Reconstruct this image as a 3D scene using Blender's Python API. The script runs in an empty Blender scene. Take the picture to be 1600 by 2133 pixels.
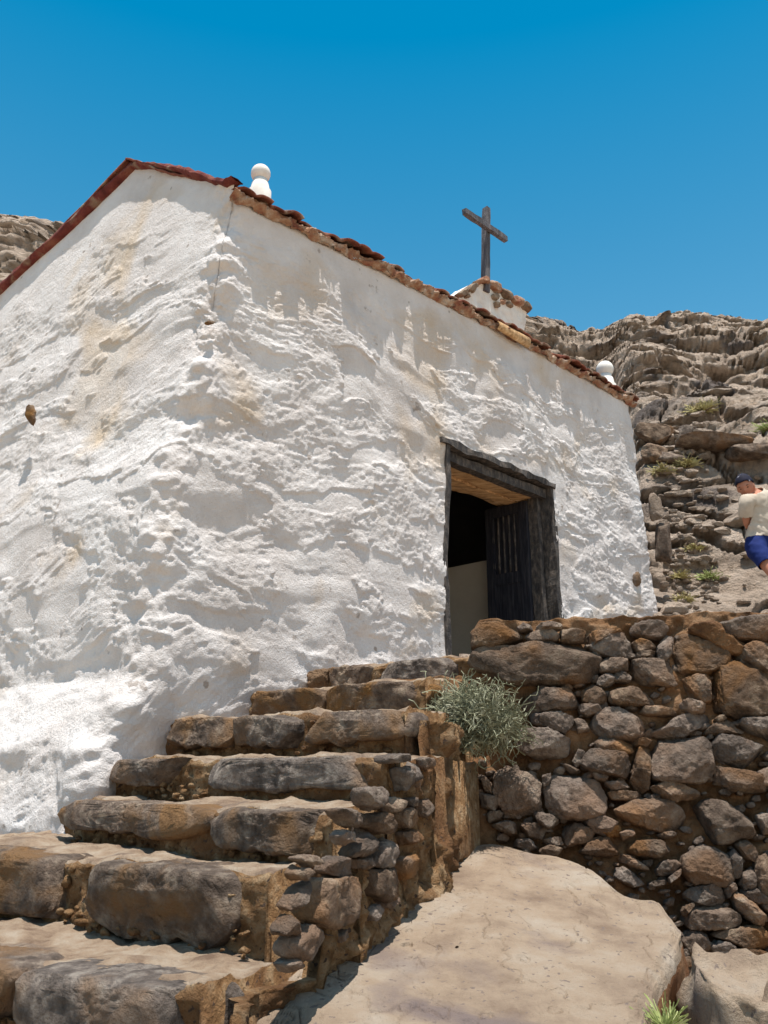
import bpy, bmesh, math, random
import numpy as np
from mathutils import Vector, Matrix
from math import radians, sin, cos, atan, tan, pi, sqrt

random.seed(7); RNG = np.random.RandomState(7)
sc = bpy.context.scene
# ------------------------------------------------------------------ camera, sky, sun, exposure
F = 1850.0; HOR = 1605.0; PIT = atan((HOR-1066.5)/F); CP, SP = cos(PIT), sin(PIT)
cam = bpy.data.cameras.new('camera'); cam_o = bpy.data.objects.new('camera', cam)
sc.collection.objects.link(cam_o); sc.camera = cam_o
cam.sensor_fit = 'HORIZONTAL'; cam.sensor_width = 36; cam.lens = 36*F/1600
cam.clip_end = 2000; cam.clip_start = .05
cam_o.location = (0, 0, 0); cam_o.rotation_euler = (radians(90)+PIT, 0, 0)
SUN_EL = 81.0; SUN_AZ = 166.0      # azimuth measured from +y towards +x (the sun stands behind the camera, high)
w = bpy.data.worlds.new("World"); sc.world = w; w.use_nodes = True
nt = w.node_tree; bg = nt.nodes['Background']
sky = nt.nodes.new('ShaderNodeTexSky'); sky.sky_type = 'NISHITA'; sky.sun_disc = False
sky.sun_elevation = radians(SUN_EL); sky.sun_rotation = radians(SUN_AZ)
sky.air_density = 1.0; sky.dust_density = .3; sky.ozone_density = 1.0
hs = nt.nodes.new('ShaderNodeHueSaturation'); hs.inputs['Hue'].default_value = .474
tg = nt.nodes.new('ShaderNodeTexCoord'); sx_ = nt.nodes.new('ShaderNodeSeparateXYZ'); nt.links.new(tg.outputs['Generated'], sx_.inputs[0])
mr = nt.nodes.new('ShaderNodeMapRange'); mr.inputs[1].default_value = .72; mr.inputs[2].default_value = .99; mr.inputs[3].default_value = 1; mr.inputs[4].default_value = 0
mr.interpolation_type = 'SMOOTHSTEP'; nt.links.new(sx_.outputs[2], mr.inputs[0])       # the blue pales towards the sun, near the zenith
mr2 = nt.nodes.new('ShaderNodeMapRange'); mr2.inputs[1].default_value = .0; mr2.inputs[2].default_value = 1; mr2.inputs[3].default_value = .9; mr2.inputs[4].default_value = 1.43
mr3 = nt.nodes.new('ShaderNodeMapRange'); mr3.inputs[1].default_value = .30; mr3.inputs[2].default_value = .70; mr3.inputs[3].default_value = .86; mr3.inputs[4].default_value = 1.06
nt.links.new(sx_.outputs[2], mr3.inputs[0]); mm_ = nt.nodes.new('ShaderNodeMath'); mm_.operation = 'MULTIPLY'
nt.links.new(mr.outputs[0], mr2.inputs[0]); nt.links.new(mr2.outputs[0], mm_.inputs[0]); nt.links.new(mr3.outputs[0], mm_.inputs[1]); mr4 = nt.nodes.new('ShaderNodeMapRange'); mr4.inputs[1].default_value = -.9; mr4.inputs[2].default_value = .25; mr4.inputs[3].default_value = .60; mr4.inputs[4].default_value = 1
vx_ = nt.nodes.new('ShaderNodeMath'); vx_.operation = 'MULTIPLY_ADD'; vx_.inputs[1].default_value = -.7; nt.links.new(sx_.outputs[0], vx_.inputs[0]); nt.links.new(sx_.outputs[1], vx_.inputs[2]); nt.links.new(vx_.outputs[0], mr4.inputs[0]); mn_ = nt.nodes.new('ShaderNodeMath'); mn_.operation = 'MULTIPLY'       # paler on the sun's side
nt.links.new(mm_.outputs[0], mn_.inputs[0]); nt.links.new(mr4.outputs[0], mn_.inputs[1]); nt.links.new(mn_.outputs[0], hs.inputs['Saturation'])
nt.links.new(sky.outputs[0], hs.inputs['Color']); nt.links.new(hs.outputs[0], bg.inputs[0]); bg.inputs[1].default_value = .125
sl = bpy.data.lights.new('sun', 'SUN'); sl.energy = 5.0; sl.angle = radians(.5); sl.color = (1, .95, .88)
so = bpy.data.objects.new('sun', sl); sc.collection.objects.link(so)
sdir = Vector((sin(radians(SUN_AZ))*cos(radians(SUN_EL)), cos(radians(SUN_AZ))*cos(radians(SUN_EL)), sin(radians(SUN_EL))))
so.rotation_euler = sdir.to_track_quat('Z', 'Y').to_euler(); so.location = (0, -5, 20)
sc.view_settings.view_transform = 'Standard'; sc.view_settings.look = 'None'; sc.view_settings.gamma = 1
sc.view_settings.exposure = .42

# ------------------------------------------------------------------ helpers
def ray(x, y):
    v = 1066.5-y; fw = F*CP-v*SP
    return (x-800)/fw, (F*SP+v*CP)/fw          # lateral and height per metre of depth
def at(x, y, D):
    l, r = ray(x, y); return Vector((l*D, D, r*D))
def onplane(x, y, P, N):
    l, r = ray(x, y); d = Vector((l, 1, r)); return d*(P.dot(N)/d.dot(N))
def _h(ix, iy, iz, seed):
    n = (ix.astype(np.int64)*374761393 + iy.astype(np.int64)*668265263 + iz.astype(np.int64)*2147483647 + seed*974634777) & 0xffffffff
    n = ((n ^ (n >> 13))*1274126177) & 0xffffffff
    n = ((n ^ (n >> 16))*2246822519) & 0xffffffff
    return ((n ^ (n >> 15)) & 0xffffff)/float(0x7fffff)-1.0
def noise(x, y, z, seed=0):
    x, y, z = [np.asarray(a, dtype=float) for a in (x, y, z)]
    xi, yi, zi = np.floor(x), np.floor(y), np.floor(z)
    fx, fy, fz = x-xi, y-yi, z-zi
    u, v, ww = [f*f*f*(f*(f*6-15)+10) for f in (fx, fy, fz)]
    r = 0
    for dx in (0, 1):
        for dy in (0, 1):
            for dz in (0, 1):
                r = r + _h(xi+dx, yi+dy, zi+dz, seed)*(u if dx else 1-u)*(v if dy else 1-v)*(ww if dz else 1-ww)
    return r
def fbm(x, y, z, o=4, seed=0, g=.5):
    r = 0; a = 1; f = 1
    for i in range(o):
        r = r+a*noise(np.asarray(x)*f, np.asarray(y)*f, np.asarray(z)*f, seed+i*17); a *= g; f *= 2.03
    return r
def ridged(x, y, z, o=4, seed=0):
    r = 0; a = 1; f = 1
    for i in range(o):
        r = r+a*(1-2*np.abs(noise(np.asarray(x)*f, np.asarray(y)*f, np.asarray(z)*f, seed+i*13))); a *= .5; f *= 2.1
    return r
def sstep(a, b, x):
    t = np.clip((np.asarray(x, dtype=float)-a)/(b-a), 0, 1); return t*t*(3-2*t)
def empty(name, loc, label, cat, group=None):
    o = bpy.data.objects.new(name, None); sc.collection.objects.link(o); o.location = loc; o.empty_display_size = .1
    o['label'] = label; o['category'] = cat
    if group: o['group'] = group
    return o
def tag(o, label=None, cat=None, group=None, kind=None):
    for k, v in (('label', label), ('category', cat), ('group', group), ('kind', kind)):
        if v: o[k] = v
    return o
def obj(name, V, Fc, m, parent=None, smooth=True, origin=None):
    V = np.asarray(V, dtype=float)
    if origin is not None: org = Vector(origin)
    elif parent is not None: org = WORLD[parent.name]
    else: org = Vector(((V[:, 0].min()+V[:, 0].max())/2, (V[:, 1].min()+V[:, 1].max())/2, V[:, 2].min()))
    V = V-np.array(org)
    me = bpy.data.meshes.new(name)
    if isinstance(Fc, np.ndarray):
        nf, k = Fc.shape
        me.vertices.add(len(V)); me.vertices.foreach_set('co', V.ravel())
        me.loops.add(nf*k); me.loops.foreach_set('vertex_index', Fc.ravel().astype(np.int32))
        me.polygons.add(nf); me.polygons.foreach_set('loop_start', np.arange(0, nf*k, k, dtype=np.int32))
        me.update(calc_edges=True); me.validate()
    else:
        me.from_pydata(V.tolist(), [], Fc); me.update()
    me.polygons.foreach_set('use_smooth', [smooth]*len(me.polygons))
    for mm in (m if isinstance(m, (list, tuple)) else [m]): me.materials.append(mm)
    o = bpy.data.objects.new(name, me); sc.collection.objects.link(o)
    if parent is not None:
        o.parent = parent; WORLD[o.name] = org
    else:
        o.location = org; WORLD[o.name] = org
    return o
class _W(dict):
    def __missing__(s, k):
        o = bpy.data.objects[k]; return o.location.copy()
WORLD = _W()
def gridf(nr, nc, mask=None, flip=False):
    i = np.arange(nr-1)[:, None]*nc+np.arange(nc-1)[None, :]
    f = np.stack([i, i+1, i+nc+1, i+nc], -1)
    if flip: f = f[..., ::-1]
    f = f.reshape(-1, 4)
    if mask is not None: f = f[mask.ravel()]
    return f
class MB:
    def __init__(s): s.v = []; s.f = []; s.n = 0
    def add(s, V, Fc):
        V = np.asarray(V, dtype=float); s.v.append(V); s.f += [[int(i)+s.n for i in q] for q in Fc]; s.n += len(V)
    def box(s, c, ax, ay, az, hx, hy, hz, jit=0):
        c = np.array(c); ax, ay, az = [np.array(a) for a in (ax, ay, az)]
        V = [c+ax*hx*i+ay*hy*j+az*hz*k for i in (-1, 1) for j in (-1, 1) for k in (-1, 1)]
        V = np.array(V)+RNG.uniform(-jit, jit, (8, 3))
        s.add(V, [(0, 1, 3, 2), (4, 6, 7, 5), (0, 4, 5, 1), (2, 3, 7, 6), (0, 2, 6, 4), (1, 5, 7, 3)])
    def tube(s, pts, rad, n=6, cap=True):
        pts = [np.array(p, dtype=float) for p in pts]; m = len(pts)
        rad = [rad]*m if np.isscalar(rad) else rad
        V = []
        up = np.array((.13, .27, .95))
        for i, p in enumerate(pts):
            t = pts[min(i+1, m-1)]-pts[max(i-1, 0)]; t /= (np.linalg.norm(t)+1e-9)
            a = np.cross(t, up); a /= (np.linalg.norm(a)+1e-9); b = np.cross(t, a)
            for k in range(n):
                an = 2*pi*k/n; V.append(p+rad[i]*(a*cos(an)+b*sin(an)))
        Fc = [(i*n+k, i*n+(k+1) % n, (i+1)*n+(k+1) % n, (i+1)*n+k) for i in range(m-1) for k in range(n)]
        if cap: Fc += [tuple(range(n))[::-1], tuple((m-1)*n+k for k in range(n))]
        s.add(V, Fc)
    def build(s, name, m, parent=None, smooth=False): return obj(name, np.vstack(s.v), s.f, m, parent, smooth)

# ------------------------------------------------------------------ materials
def mat(name, cols, scale=3, rough=.9, bump=.3, bscale=40, bdist=.01, stain=None, sscale=1.2, sth=(.5, .62), rand=0, speck=None, stretch=(1, 1, 1), crack=0, spec=.2, detail=8):
    m = bpy.data.materials.new(name); m.use_nodes = True; t = m.node_tree; N = t.nodes; L = t.links
    b = N['Principled BSDF']; b.inputs['Roughness'].default_value = rough
    b.inputs['Specular IOR Level'].default_value = spec
    tc = N.new('ShaderNodeTexCoord'); mp = N.new('ShaderNodeMapping'); mp.inputs['Scale'].default_value = stretch
    L.new(tc.outputs['Object'], mp.inputs[0])
    n1 = N.new('ShaderNodeTexNoise'); n1.inputs['Scale'].default_value = scale; n1.inputs['Detail'].default_value = detail; n1.inputs['Roughness'].default_value = .62
    L.new(mp.outputs[0], n1.inputs['Vector'])
    cr = N.new('ShaderNodeValToRGB'); el = cr.color_ramp.elements
    lo, hi = .33, .67
    for i, c in enumerate(cols):
        p = lo+(hi-lo)*i/max(1, len(cols)-1)
        e = el[i] if i < 2 else el.new(p)
        e.position = p; e.color = (*c, 1)
    L.new(n1.outputs['Fac'], cr.inputs[0]); col = cr.outputs[0]
    if stain:
        n2 = N.new('ShaderNodeTexNoise'); n2.inputs['Scale'].default_value = sscale; n2.inputs['Detail'].default_value = 6; n2.inputs['Distortion'].default_value = .6
        L.new(tc.outputs['Object'], n2.inputs['Vector'])
        r2 = N.new('ShaderNodeMapRange'); r2.inputs[1].default_value = sth[0]; r2.inputs[2].default_value = sth[1]; L.new(n2.outputs['Fac'], r2.inputs[0])
        mx = N.new('ShaderNodeMix'); mx.data_type = 'RGBA'; L.new(r2.outputs[0], mx.inputs[0]); L.new(col, mx.inputs[6]); mx.inputs[7].default_value = (*stain, 1); col = mx.outputs[2]
    if speck:
        n3 = N.new('ShaderNodeTexNoise'); n3.inputs['Scale'].default_value = speck[1]; n3.inputs['Detail'].default_value = 4; L.new(tc.outputs['Object'], n3.inputs['Vector'])
        r3 = N.new('ShaderNodeMapRange'); r3.inputs[1].default_value = speck[2]; r3.inputs[2].default_value = speck[2]+.05; L.new(n3.outputs['Fac'], r3.inputs[0])
        mx = N.new('ShaderNodeMix'); mx.data_type = 'RGBA'; L.new(r3.outputs[0], mx.inputs[0]); L.new(col, mx.inputs[6]); mx.inputs[7].default_value = (*speck[0], 1); col = mx.outputs[2]
    if rand:
        oi = N.new('ShaderNodeObjectInfo'); hv = N.new('ShaderNodeHueSaturation')
        r4 = N.new('ShaderNodeMapRange'); r4.inputs[3].default_value = 1-rand; r4.inputs[4].default_value = 1+rand; L.new(oi.outputs['Random'], r4.inputs[0])
        L.new(r4.outputs[0], hv.inputs['Value']); L.new(col, hv.inputs['Color'])
        ml = N.new('ShaderNodeMath'); ml.operation = 'MULTIPLY'; ml.inputs[1].default_value = 7.31; L.new(oi.outputs['Random'], ml.inputs[0])
        fr = N.new('ShaderNodeMath'); fr.operation = 'FRACT'; L.new(ml.outputs[0], fr.inputs[0])
        r5 = N.new('ShaderNodeMapRange'); r5.inputs[3].default_value = .75; r5.inputs[4].default_value = 1.25; L.new(fr.outputs[0], r5.inputs[0]); L.new(r5.outputs[0], hv.inputs['Saturation'])
        col = hv.outputs[0]
    L.new(col, b.inputs['Base Color'])
    if bump:
        nb = N.new('ShaderNodeTexNoise'); nb.inputs['Scale'].default_value = bscale; nb.inputs['Detail'].default_value = 6; nb.inputs['Roughness'].default_value = .65
        L.new(tc.outputs['Object'], nb.inputs['Vector'])
        h = nb.outputs['Fac']
        if bump > .55:
            n5 = N.new('ShaderNodeTexNoise'); n5.inputs['Scale'].default_value = bscale*.28; n5.inputs['Detail'].default_value = 9; n5.inputs['Roughness'].default_value = .7; L.new(tc.outputs['Object'], n5.inputs['Vector'])
            m5 = N.new('ShaderNodeMath'); m5.operation = 'MULTIPLY_ADD'; m5.inputs[1].default_value = 2.2; L.new(n5.outputs['Fac'], m5.inputs[0]); L.new(h, m5.inputs[2]); h = m5.outputs[0]
        if crack:
            vo = N.new('ShaderNodeTexVoronoi'); vo.feature = 'DISTANCE_TO_EDGE'; vo.inputs['Scale'].default_value = crack
            wn = N.new('ShaderNodeTexNoise'); wn.inputs['Scale'].default_value = crack*1.5; wn.inputs['Detail'].default_value = 5; L.new(mp.outputs[0], wn.inputs['Vector'])
            av = N.new('ShaderNodeVectorMath'); av.operation = 'ADD'; L.new(mp.outputs[0], av.inputs[0]); L.new(wn.outputs['Color'], av.inputs[1]); L.new(av.outputs[0], vo.inputs['Vector'])
            rc = N.new('ShaderNodeMapRange'); rc.inputs[1].default_value = 0; rc.inputs[2].default_value = .03; L.new(vo.outputs['Distance'], rc.inputs[0])
            ad = N.new('ShaderNodeMath'); ad.operation = 'ADD'; L.new(h, ad.inputs[0]); L.new(rc.outputs[0], ad.inputs[1]); h = ad.outputs[0]
        bn = N.new('ShaderNodeBump'); bn.inputs['Strength'].default_value = bump; bn.inputs['Distance'].default_value = bdist
        L.new(h, bn.inputs['Height']); L.new(bn.outputs[0], b.inputs['Normal'])
    return m
M = {}
M['plaster'] = mat('lime_plaster', [(.62, .56, .525), (.72, .665, .635), (.79, .745, .72)], 2.2, .95, .9, 95, .009, stain=(.62, .47, .32), sscale=1.3, sth=(.55, .76), speck=((.42, .36, .32), 9, .68))
M['stone'] = mat('basalt_stone', [(.09, .066, .05), (.21, .15, .112), (.35, .27, .205)], 12, .92, 1.0, 60, .022, stain=(.26, .15, .085), sscale=3.5, sth=(.52, .66), rand=.3)
M['step_stone'] = mat('step_basalt', [(.09, .068, .055), (.20, .15, .118), (.40, .32, .25)], 16, .92, 1.0, 60, .028, stain=(.27, .16, .085), sscale=4, sth=(.47, .62), rand=.12)
M['clay'] = mat('clay_mortar', [(.17, .085, .035), (.33, .19, .09), (.50, .35, .21)], 14, .95, 1.0, 50, .035, stain=(.20, .10, .045), sscale=3, sth=(.50, .66), speck=((.11, .07, .05), 45, .62))
M['wallclay'] = mat('wall_clay', [(.10, .048, .025), (.24, .125, .058), (.34, .21, .12)], 5, .95, 1.0, 45, .02)
M['tread'] = mat('worn_tread', [(.17, .11, .075), (.31, .225, .155), (.39, .315, .24)], 9, .95, 1.0, 50, .014, stain=(.17, .12, .09), sscale=4, sth=(.55, .68))
M['slab'] = mat('pale_granite', [(.20, .14, .10), (.325, .245, .175), (.38, .315, .25)], 3.3, .9, 1.0, 110, .008, stain=(.19, .145, .13), sscale=2.4, sth=(.54, .68), speck=((.19, .145, .12), 38, .63))
M['slabside'] = mat('shade_darkened_rock', [(.12, .055, .03), (.22, .10, .045), (.28, .15, .075)], 3, .9, .9, 40, .015, stretch=(1, 1, .4))  # slab side: its shade is painted in as a darker reddish brown
M['hill'] = mat('hill_rock', [(.28, .215, .165), (.49, .38, .295), (.58, .47, .38)], 1.6, .95, 1.0, 12, .12, stain=(.16, .13, .115), sscale=.45, sth=(.56, .66), stretch=(1, 1, 2.4), detail=12)
M['ground'] = mat('dusty_ground', [(.26, .18, .11), (.40, .30, .20), (.48, .38, .27)], 2, .95, .8, 20, .03)
M['tile'] = mat('clay_tile', [(.12, .038, .026), (.22, .07, .045), (.32, .14, .085)], 9, .95, .9, 50, .012, stain=(.34, .25, .19), sscale=5, sth=(.52, .64))
M['redpaint'] = mat('red_oxide', [(.10, .025, .022), (.17, .04, .034), (.24, .09, .06)], 8, .95, .9, 50, .015, stain=(.26, .17, .12), sscale=6, sth=(.56, .68))
M['rubble'] = mat('eave_rubble', [(.26, .085, .055), (.42, .24, .15), (.62, .50, .40)], 11, .95, .9, 40, .02)
M['wood'] = mat('grey_wood', [(.06, .057, .065), (.11, .105, .115), (.19, .175, .18)], 6, .85, .6, 40, .006, stretch=(5, 5, .6))
M['darkwood'] = mat('dark_door_wood', [(.012, .012, .017), (.024, .024, .031), (.05, .047, .052)], 8, .7, .5, 50, .004, stretch=(6, 6, .6))
M['framewood'] = mat('weathered_frame_wood', [(.035, .032, .034), (.075, .066, .060), (.16, .13, .11)], 9, .85, .9, 50, .008, stretch=(3, 3, 1.4))
M['lintelwood'] = mat('warm_lintel_wood', [(.28, .15, .07), (.58, .35, .17), (.74, .52, .30)], 6, .8, .6, 30, .008, stretch=(1.2, 6, 6))
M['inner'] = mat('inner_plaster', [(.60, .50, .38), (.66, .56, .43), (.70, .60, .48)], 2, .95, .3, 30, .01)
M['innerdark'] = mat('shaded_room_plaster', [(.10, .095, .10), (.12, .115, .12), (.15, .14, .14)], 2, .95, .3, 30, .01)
M['ballwhite'] = mat('whitewash', [(.66, .60, .54), (.78, .74, .68), (.80, .77, .73)], 6, .9, .4, 40, .006)
M['bush'] = mat('grey_green_twigs', [(.12, .12, .07), (.25, .25, .16), (.42, .41, .30)], 14, .8, 0)
M['stem'] = mat('woody_stem', [(.12, .08, .05), (.2, .14, .09)], 10, .9, 0)
M['drygrass'] = mat('dry_grass', [(.24, .19, .08), (.42, .36, .16), (.50, .45, .24)], 12, .85, 0)
M['greengrass'] = mat('young_grass', [(.16, .20, .06), (.34, .38, .14), (.55, .54, .30)], 12, .8, 0)
M['skin'] = mat('tanned_skin', [(.42, .18, .11), (.48, .22, .14)], 8, .6, .1, 60, .002)
M['shirt'] = mat('cream_shirt', [(.50, .42, .33), (.58, .50, .41)], 10, .9, .3, 25, .006)
M['shorts'] = mat('navy_shorts', [(.006, .015, .09), (.010, .025, .14)], 10, .85, .3, 25, .006)
M['cap'] = mat('patterned_cap', [(.012, .012, .025), (.02, .02, .04)], 10, .8, 0, speck=((.5, .5, .55), 22, .62))
M['hair'] = mat('dark_hair', [(.02, .012, .01), (.04, .025, .02)], 20, .7, 0)
M['eye'] = mat('dark_eye', [(.02, .015, .012), (.03, .02, .02)], 20, .4, 0)

# ------------------------------------------------------------------ stones
def ico(n):
    bm = bmesh.new(); bmesh.ops.create_icosphere(bm, subdivisions=n, radius=1)
    bm.verts.ensure_lookup_table()
    V = np.array([v.co[:] for v in bm.verts]); Fc = np.array([[v.index for v in f.verts] for f in bm.faces]); bm.free(); return V, Fc
ICO = {n: ico(n) for n in (2, 3, 4, 5)}
def polyR(pts, th):
    """distance from the origin to the outline of a star-shaped polygon, for each direction"""
    P = np.array(pts); Q = np.roll(P, -1, 0); out = np.full(th.shape, 1e9)
    c, s_ = np.cos(th), np.sin(th)
    for p, q in zip(P, Q):
        e = q-p; den = c*e[1]-s_*e[0]; den = np.where(np.abs(den) < 1e-9, 1e-9, den)
        t = (p[0]*e[1]-p[1]*e[0])/den; u = (p[0]*s_-p[1]*c)/np.where(np.abs(den) < 1e-9, 1e-9, den)
        ok = (t > 0) & (u >= -1e-6) & (u <= 1+1e-6)
        out = np.where(ok & (t < out), t, out)
    med = np.median(out[out < 1e8]) if (out < 1e8).any() else .05
    return np.where(out > 1e8, med, out)
def cubegrid(n):
    t = np.sin(np.linspace(-1, 1, n+1)*pi/2*.92)/sin(pi/2*.92); V = []; Fc = []; c = 0
    for ax in range(3):
        for sg in (-1, 1):
            A, B = np.meshgrid(t, t); W = np.full_like(A, sg); P = [None]*3; P[ax] = W; P[(ax+1) % 3] = A; P[(ax+2) % 3] = B
            V.append(np.stack(P, -1).reshape(-1, 3)); Fc.append(gridf(n+1, n+1, flip=(sg < 0))+c); c += (n+1)**2
    V = np.vstack(V); Fc = np.vstack(Fc)
    key = np.round(V*1e5).astype(np.int64); _, idx, inv = np.unique(key, axis=0, return_index=True, return_inverse=True)
    return V[idx], inv.reshape(-1)[Fc]
CUBE = {}
def stone_from_poly(C, U, W, N, pts2, T, seed, lod=4, m=4.5, rough=.1, push=0, cuts=7, e=None, facet=1.0):
    """C centre on the wall plane; U, W in-plane axes, N outward; pts2 outline in plane metres about C.
    A rounded block fitted to the outline, struck flat by a few random planes, then roughened."""
    if lod not in CUBE: CUBE[lod] = cubegrid({3: 9, 4: 22, 5: 40}[lod])
    S, Fc = CUBE[lod]
    th_grid = np.linspace(-pi, pi, 361); R = polyR(pts2, th_grid)
    k = np.ones(9)/9; R = np.convolve(np.r_[R[-5:-1], R, R[1:5]], k, 'valid')[:361]
    u, v, w_ = S[:, 0], S[:, 1], S[:, 2]
    th = np.arctan2(v, u); rho = np.maximum(np.abs(u), np.abs(v))
    t = (rho**m+np.abs(w_)**m)**(1/m)
    r = np.interp(th, th_grid, R)*rho/t
    P = np.stack([r*np.cos(th), r*np.sin(th), T*w_/t], -1)
    sz = float(np.mean(R)); rr = np.random.RandomState(seed*7+1)
    for q in range(cuts):
        n = rr.normal(size=3); n[2] = abs(n[2])*1.3+.15; n /= np.linalg.norm(n)
        h = P @ n; dd = h.max()*rr.uniform(.66, .93); P = P-np.outer(np.maximum(0, h-dd), n)*.92
    x, y, z = (P/sz).T
    d = rough*sz*(.5*fbm(x*1.1+seed, y*1.1, z*1.1, 2, seed)+.55*fbm(x*2.6+seed, y*2.6, z*2.6, 4, seed+5, .6))
    if lod > 3: X, Y, Z = P.T*1.0; d = d+.0035*ridged(X*28+seed, Y*28, Z*28, 3, seed+9)+.0025*fbm(X*75, Y*75, Z*75+seed, 2, seed+11)
    nn = P/np.array([1, 1, max(.3, T/sz)])/sz; nn = nn/(np.linalg.norm(nn, axis=1, keepdims=True)+1e-6)
    P = P+nn*d[:, None]
    V = np.outer(P[:, 0], U)+np.outer(P[:, 1], W)+np.outer(P[:, 2]+push, N)+np.array(C)
    return V, Fc
def px_stone(poly, P, N, T, seed, **kw):
    pts = [onplane(x, y, P, N) for x, y in poly]
    C = sum(pts, Vector())/len(pts)
    U = Vector((0, 0, 1)).cross(N); U.normalize(); W = N.cross(U)
    p2 = [((p-C).dot(U), (p-C).dot(W)) for p in pts]
    sz = np.mean([sqrt(a*a+b*b) for a, b in p2])
    return stone_from_poly(np.array(C), np.array(U), np.array(W), np.array(N), p2, T*(.6+.4*min(1.5, sz/.12)), seed, **kw)
def boulder(name, c, r, m, seed, label=None, group=None, lod=5, rot=0, rough=.16, e=.75, parent=None, cat='boulder'):
    S, Fc = ICO[lod]
    V = np.sign(S)*np.abs(S)**e
    V /= np.abs(V).max()
    d = 1+rough*(ridged(S[:, 0]*1.1+seed, S[:, 1]*1.1, S[:, 2]*1.1, 3, seed)*.7+fbm(S[:, 0]*3+seed, S[:, 1]*3, S[:, 2]*3, 4, seed)*.4)
    rr = np.random.RandomState(seed)
    for q in range(14):
        n = rr.normal(size=3); n /= np.linalg.norm(n); h = V @ n; V = V-np.outer(np.maximum(0, h-h.max()*rr.uniform(.62, .9)), n)*.9
    V = V*(1+(d[:, None]-1)*.55)*np.array(r); ca, sa = cos(rot), sin(rot)
    V = np.stack([V[:, 0]*ca-V[:, 1]*sa, V[:, 0]*sa+V[:, 1]*ca, V[:, 2]], -1)+np.array(c)
    o = obj(name, V, Fc, m, parent)
    if label: tag(o, label, cat, group)
    return o

# ------------------------------------------------------------------ the ground and the hill
def crest(l): return np.interp(l, [-.9, -.6, -.5, -.44, -.2, .1, .175, .215, .24, .269, .30, .348, .39, .44, .478, .9], [.69, .675, .672, .664, .60, .56, .556, .553, .535, .524, .531, .533, .522, .520, .518, .50])
PD = [0, 4.6, 6.5, 7.6, 8.6, 9.5, 11, 14, 18, 24, 28, 31, 36, 50]
PR = [.55, .60, .78, 1.12, 1.28, 1.70, 3.0, 5.6, 8.6, 12.5, 14.62, 15.3, 15.2, 12]
def hill_z(l, D):
    sh = 3.2*(1-sstep(.24, .31, l))
    De = np.where(D > 6, D-sh*sstep(6, 9, D)*(1-sstep(20, 27, D)), D)
    z = np.interp(De, PD, PR)
    sc_ = 1+(crest(l)/.522-1)*sstep(12, 27, D)
    return z*sc_
def worley(x, y, z, seed):
    xi, yi, zi = np.floor(x), np.floor(y), np.floor(z); f1 = np.full(x.shape, 9.); f2 = f1.copy(); idv = np.zeros(x.shape)
    for a in (-1, 0, 1):
        for b in (-1, 0, 1):
            for c in (-1, 0, 1):
                cx_, cy_, cz_ = xi+a, yi+b, zi+c; h = [(_h(cx_, cy_, cz_, seed+k)+1)/2 for k in range(3)]
                d = np.sqrt((cx_+h[0]-x)**2+(cy_+h[1]-y)**2+(cz_+h[2]-z)**2); near = d < f1
                f2 = np.where(near, f1, np.minimum(f2, d)); idv = np.where(near, h[0]*.5+h[1]*.5, idv); f1 = np.minimum(f1, d)
    return idv, f2-f1
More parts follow.
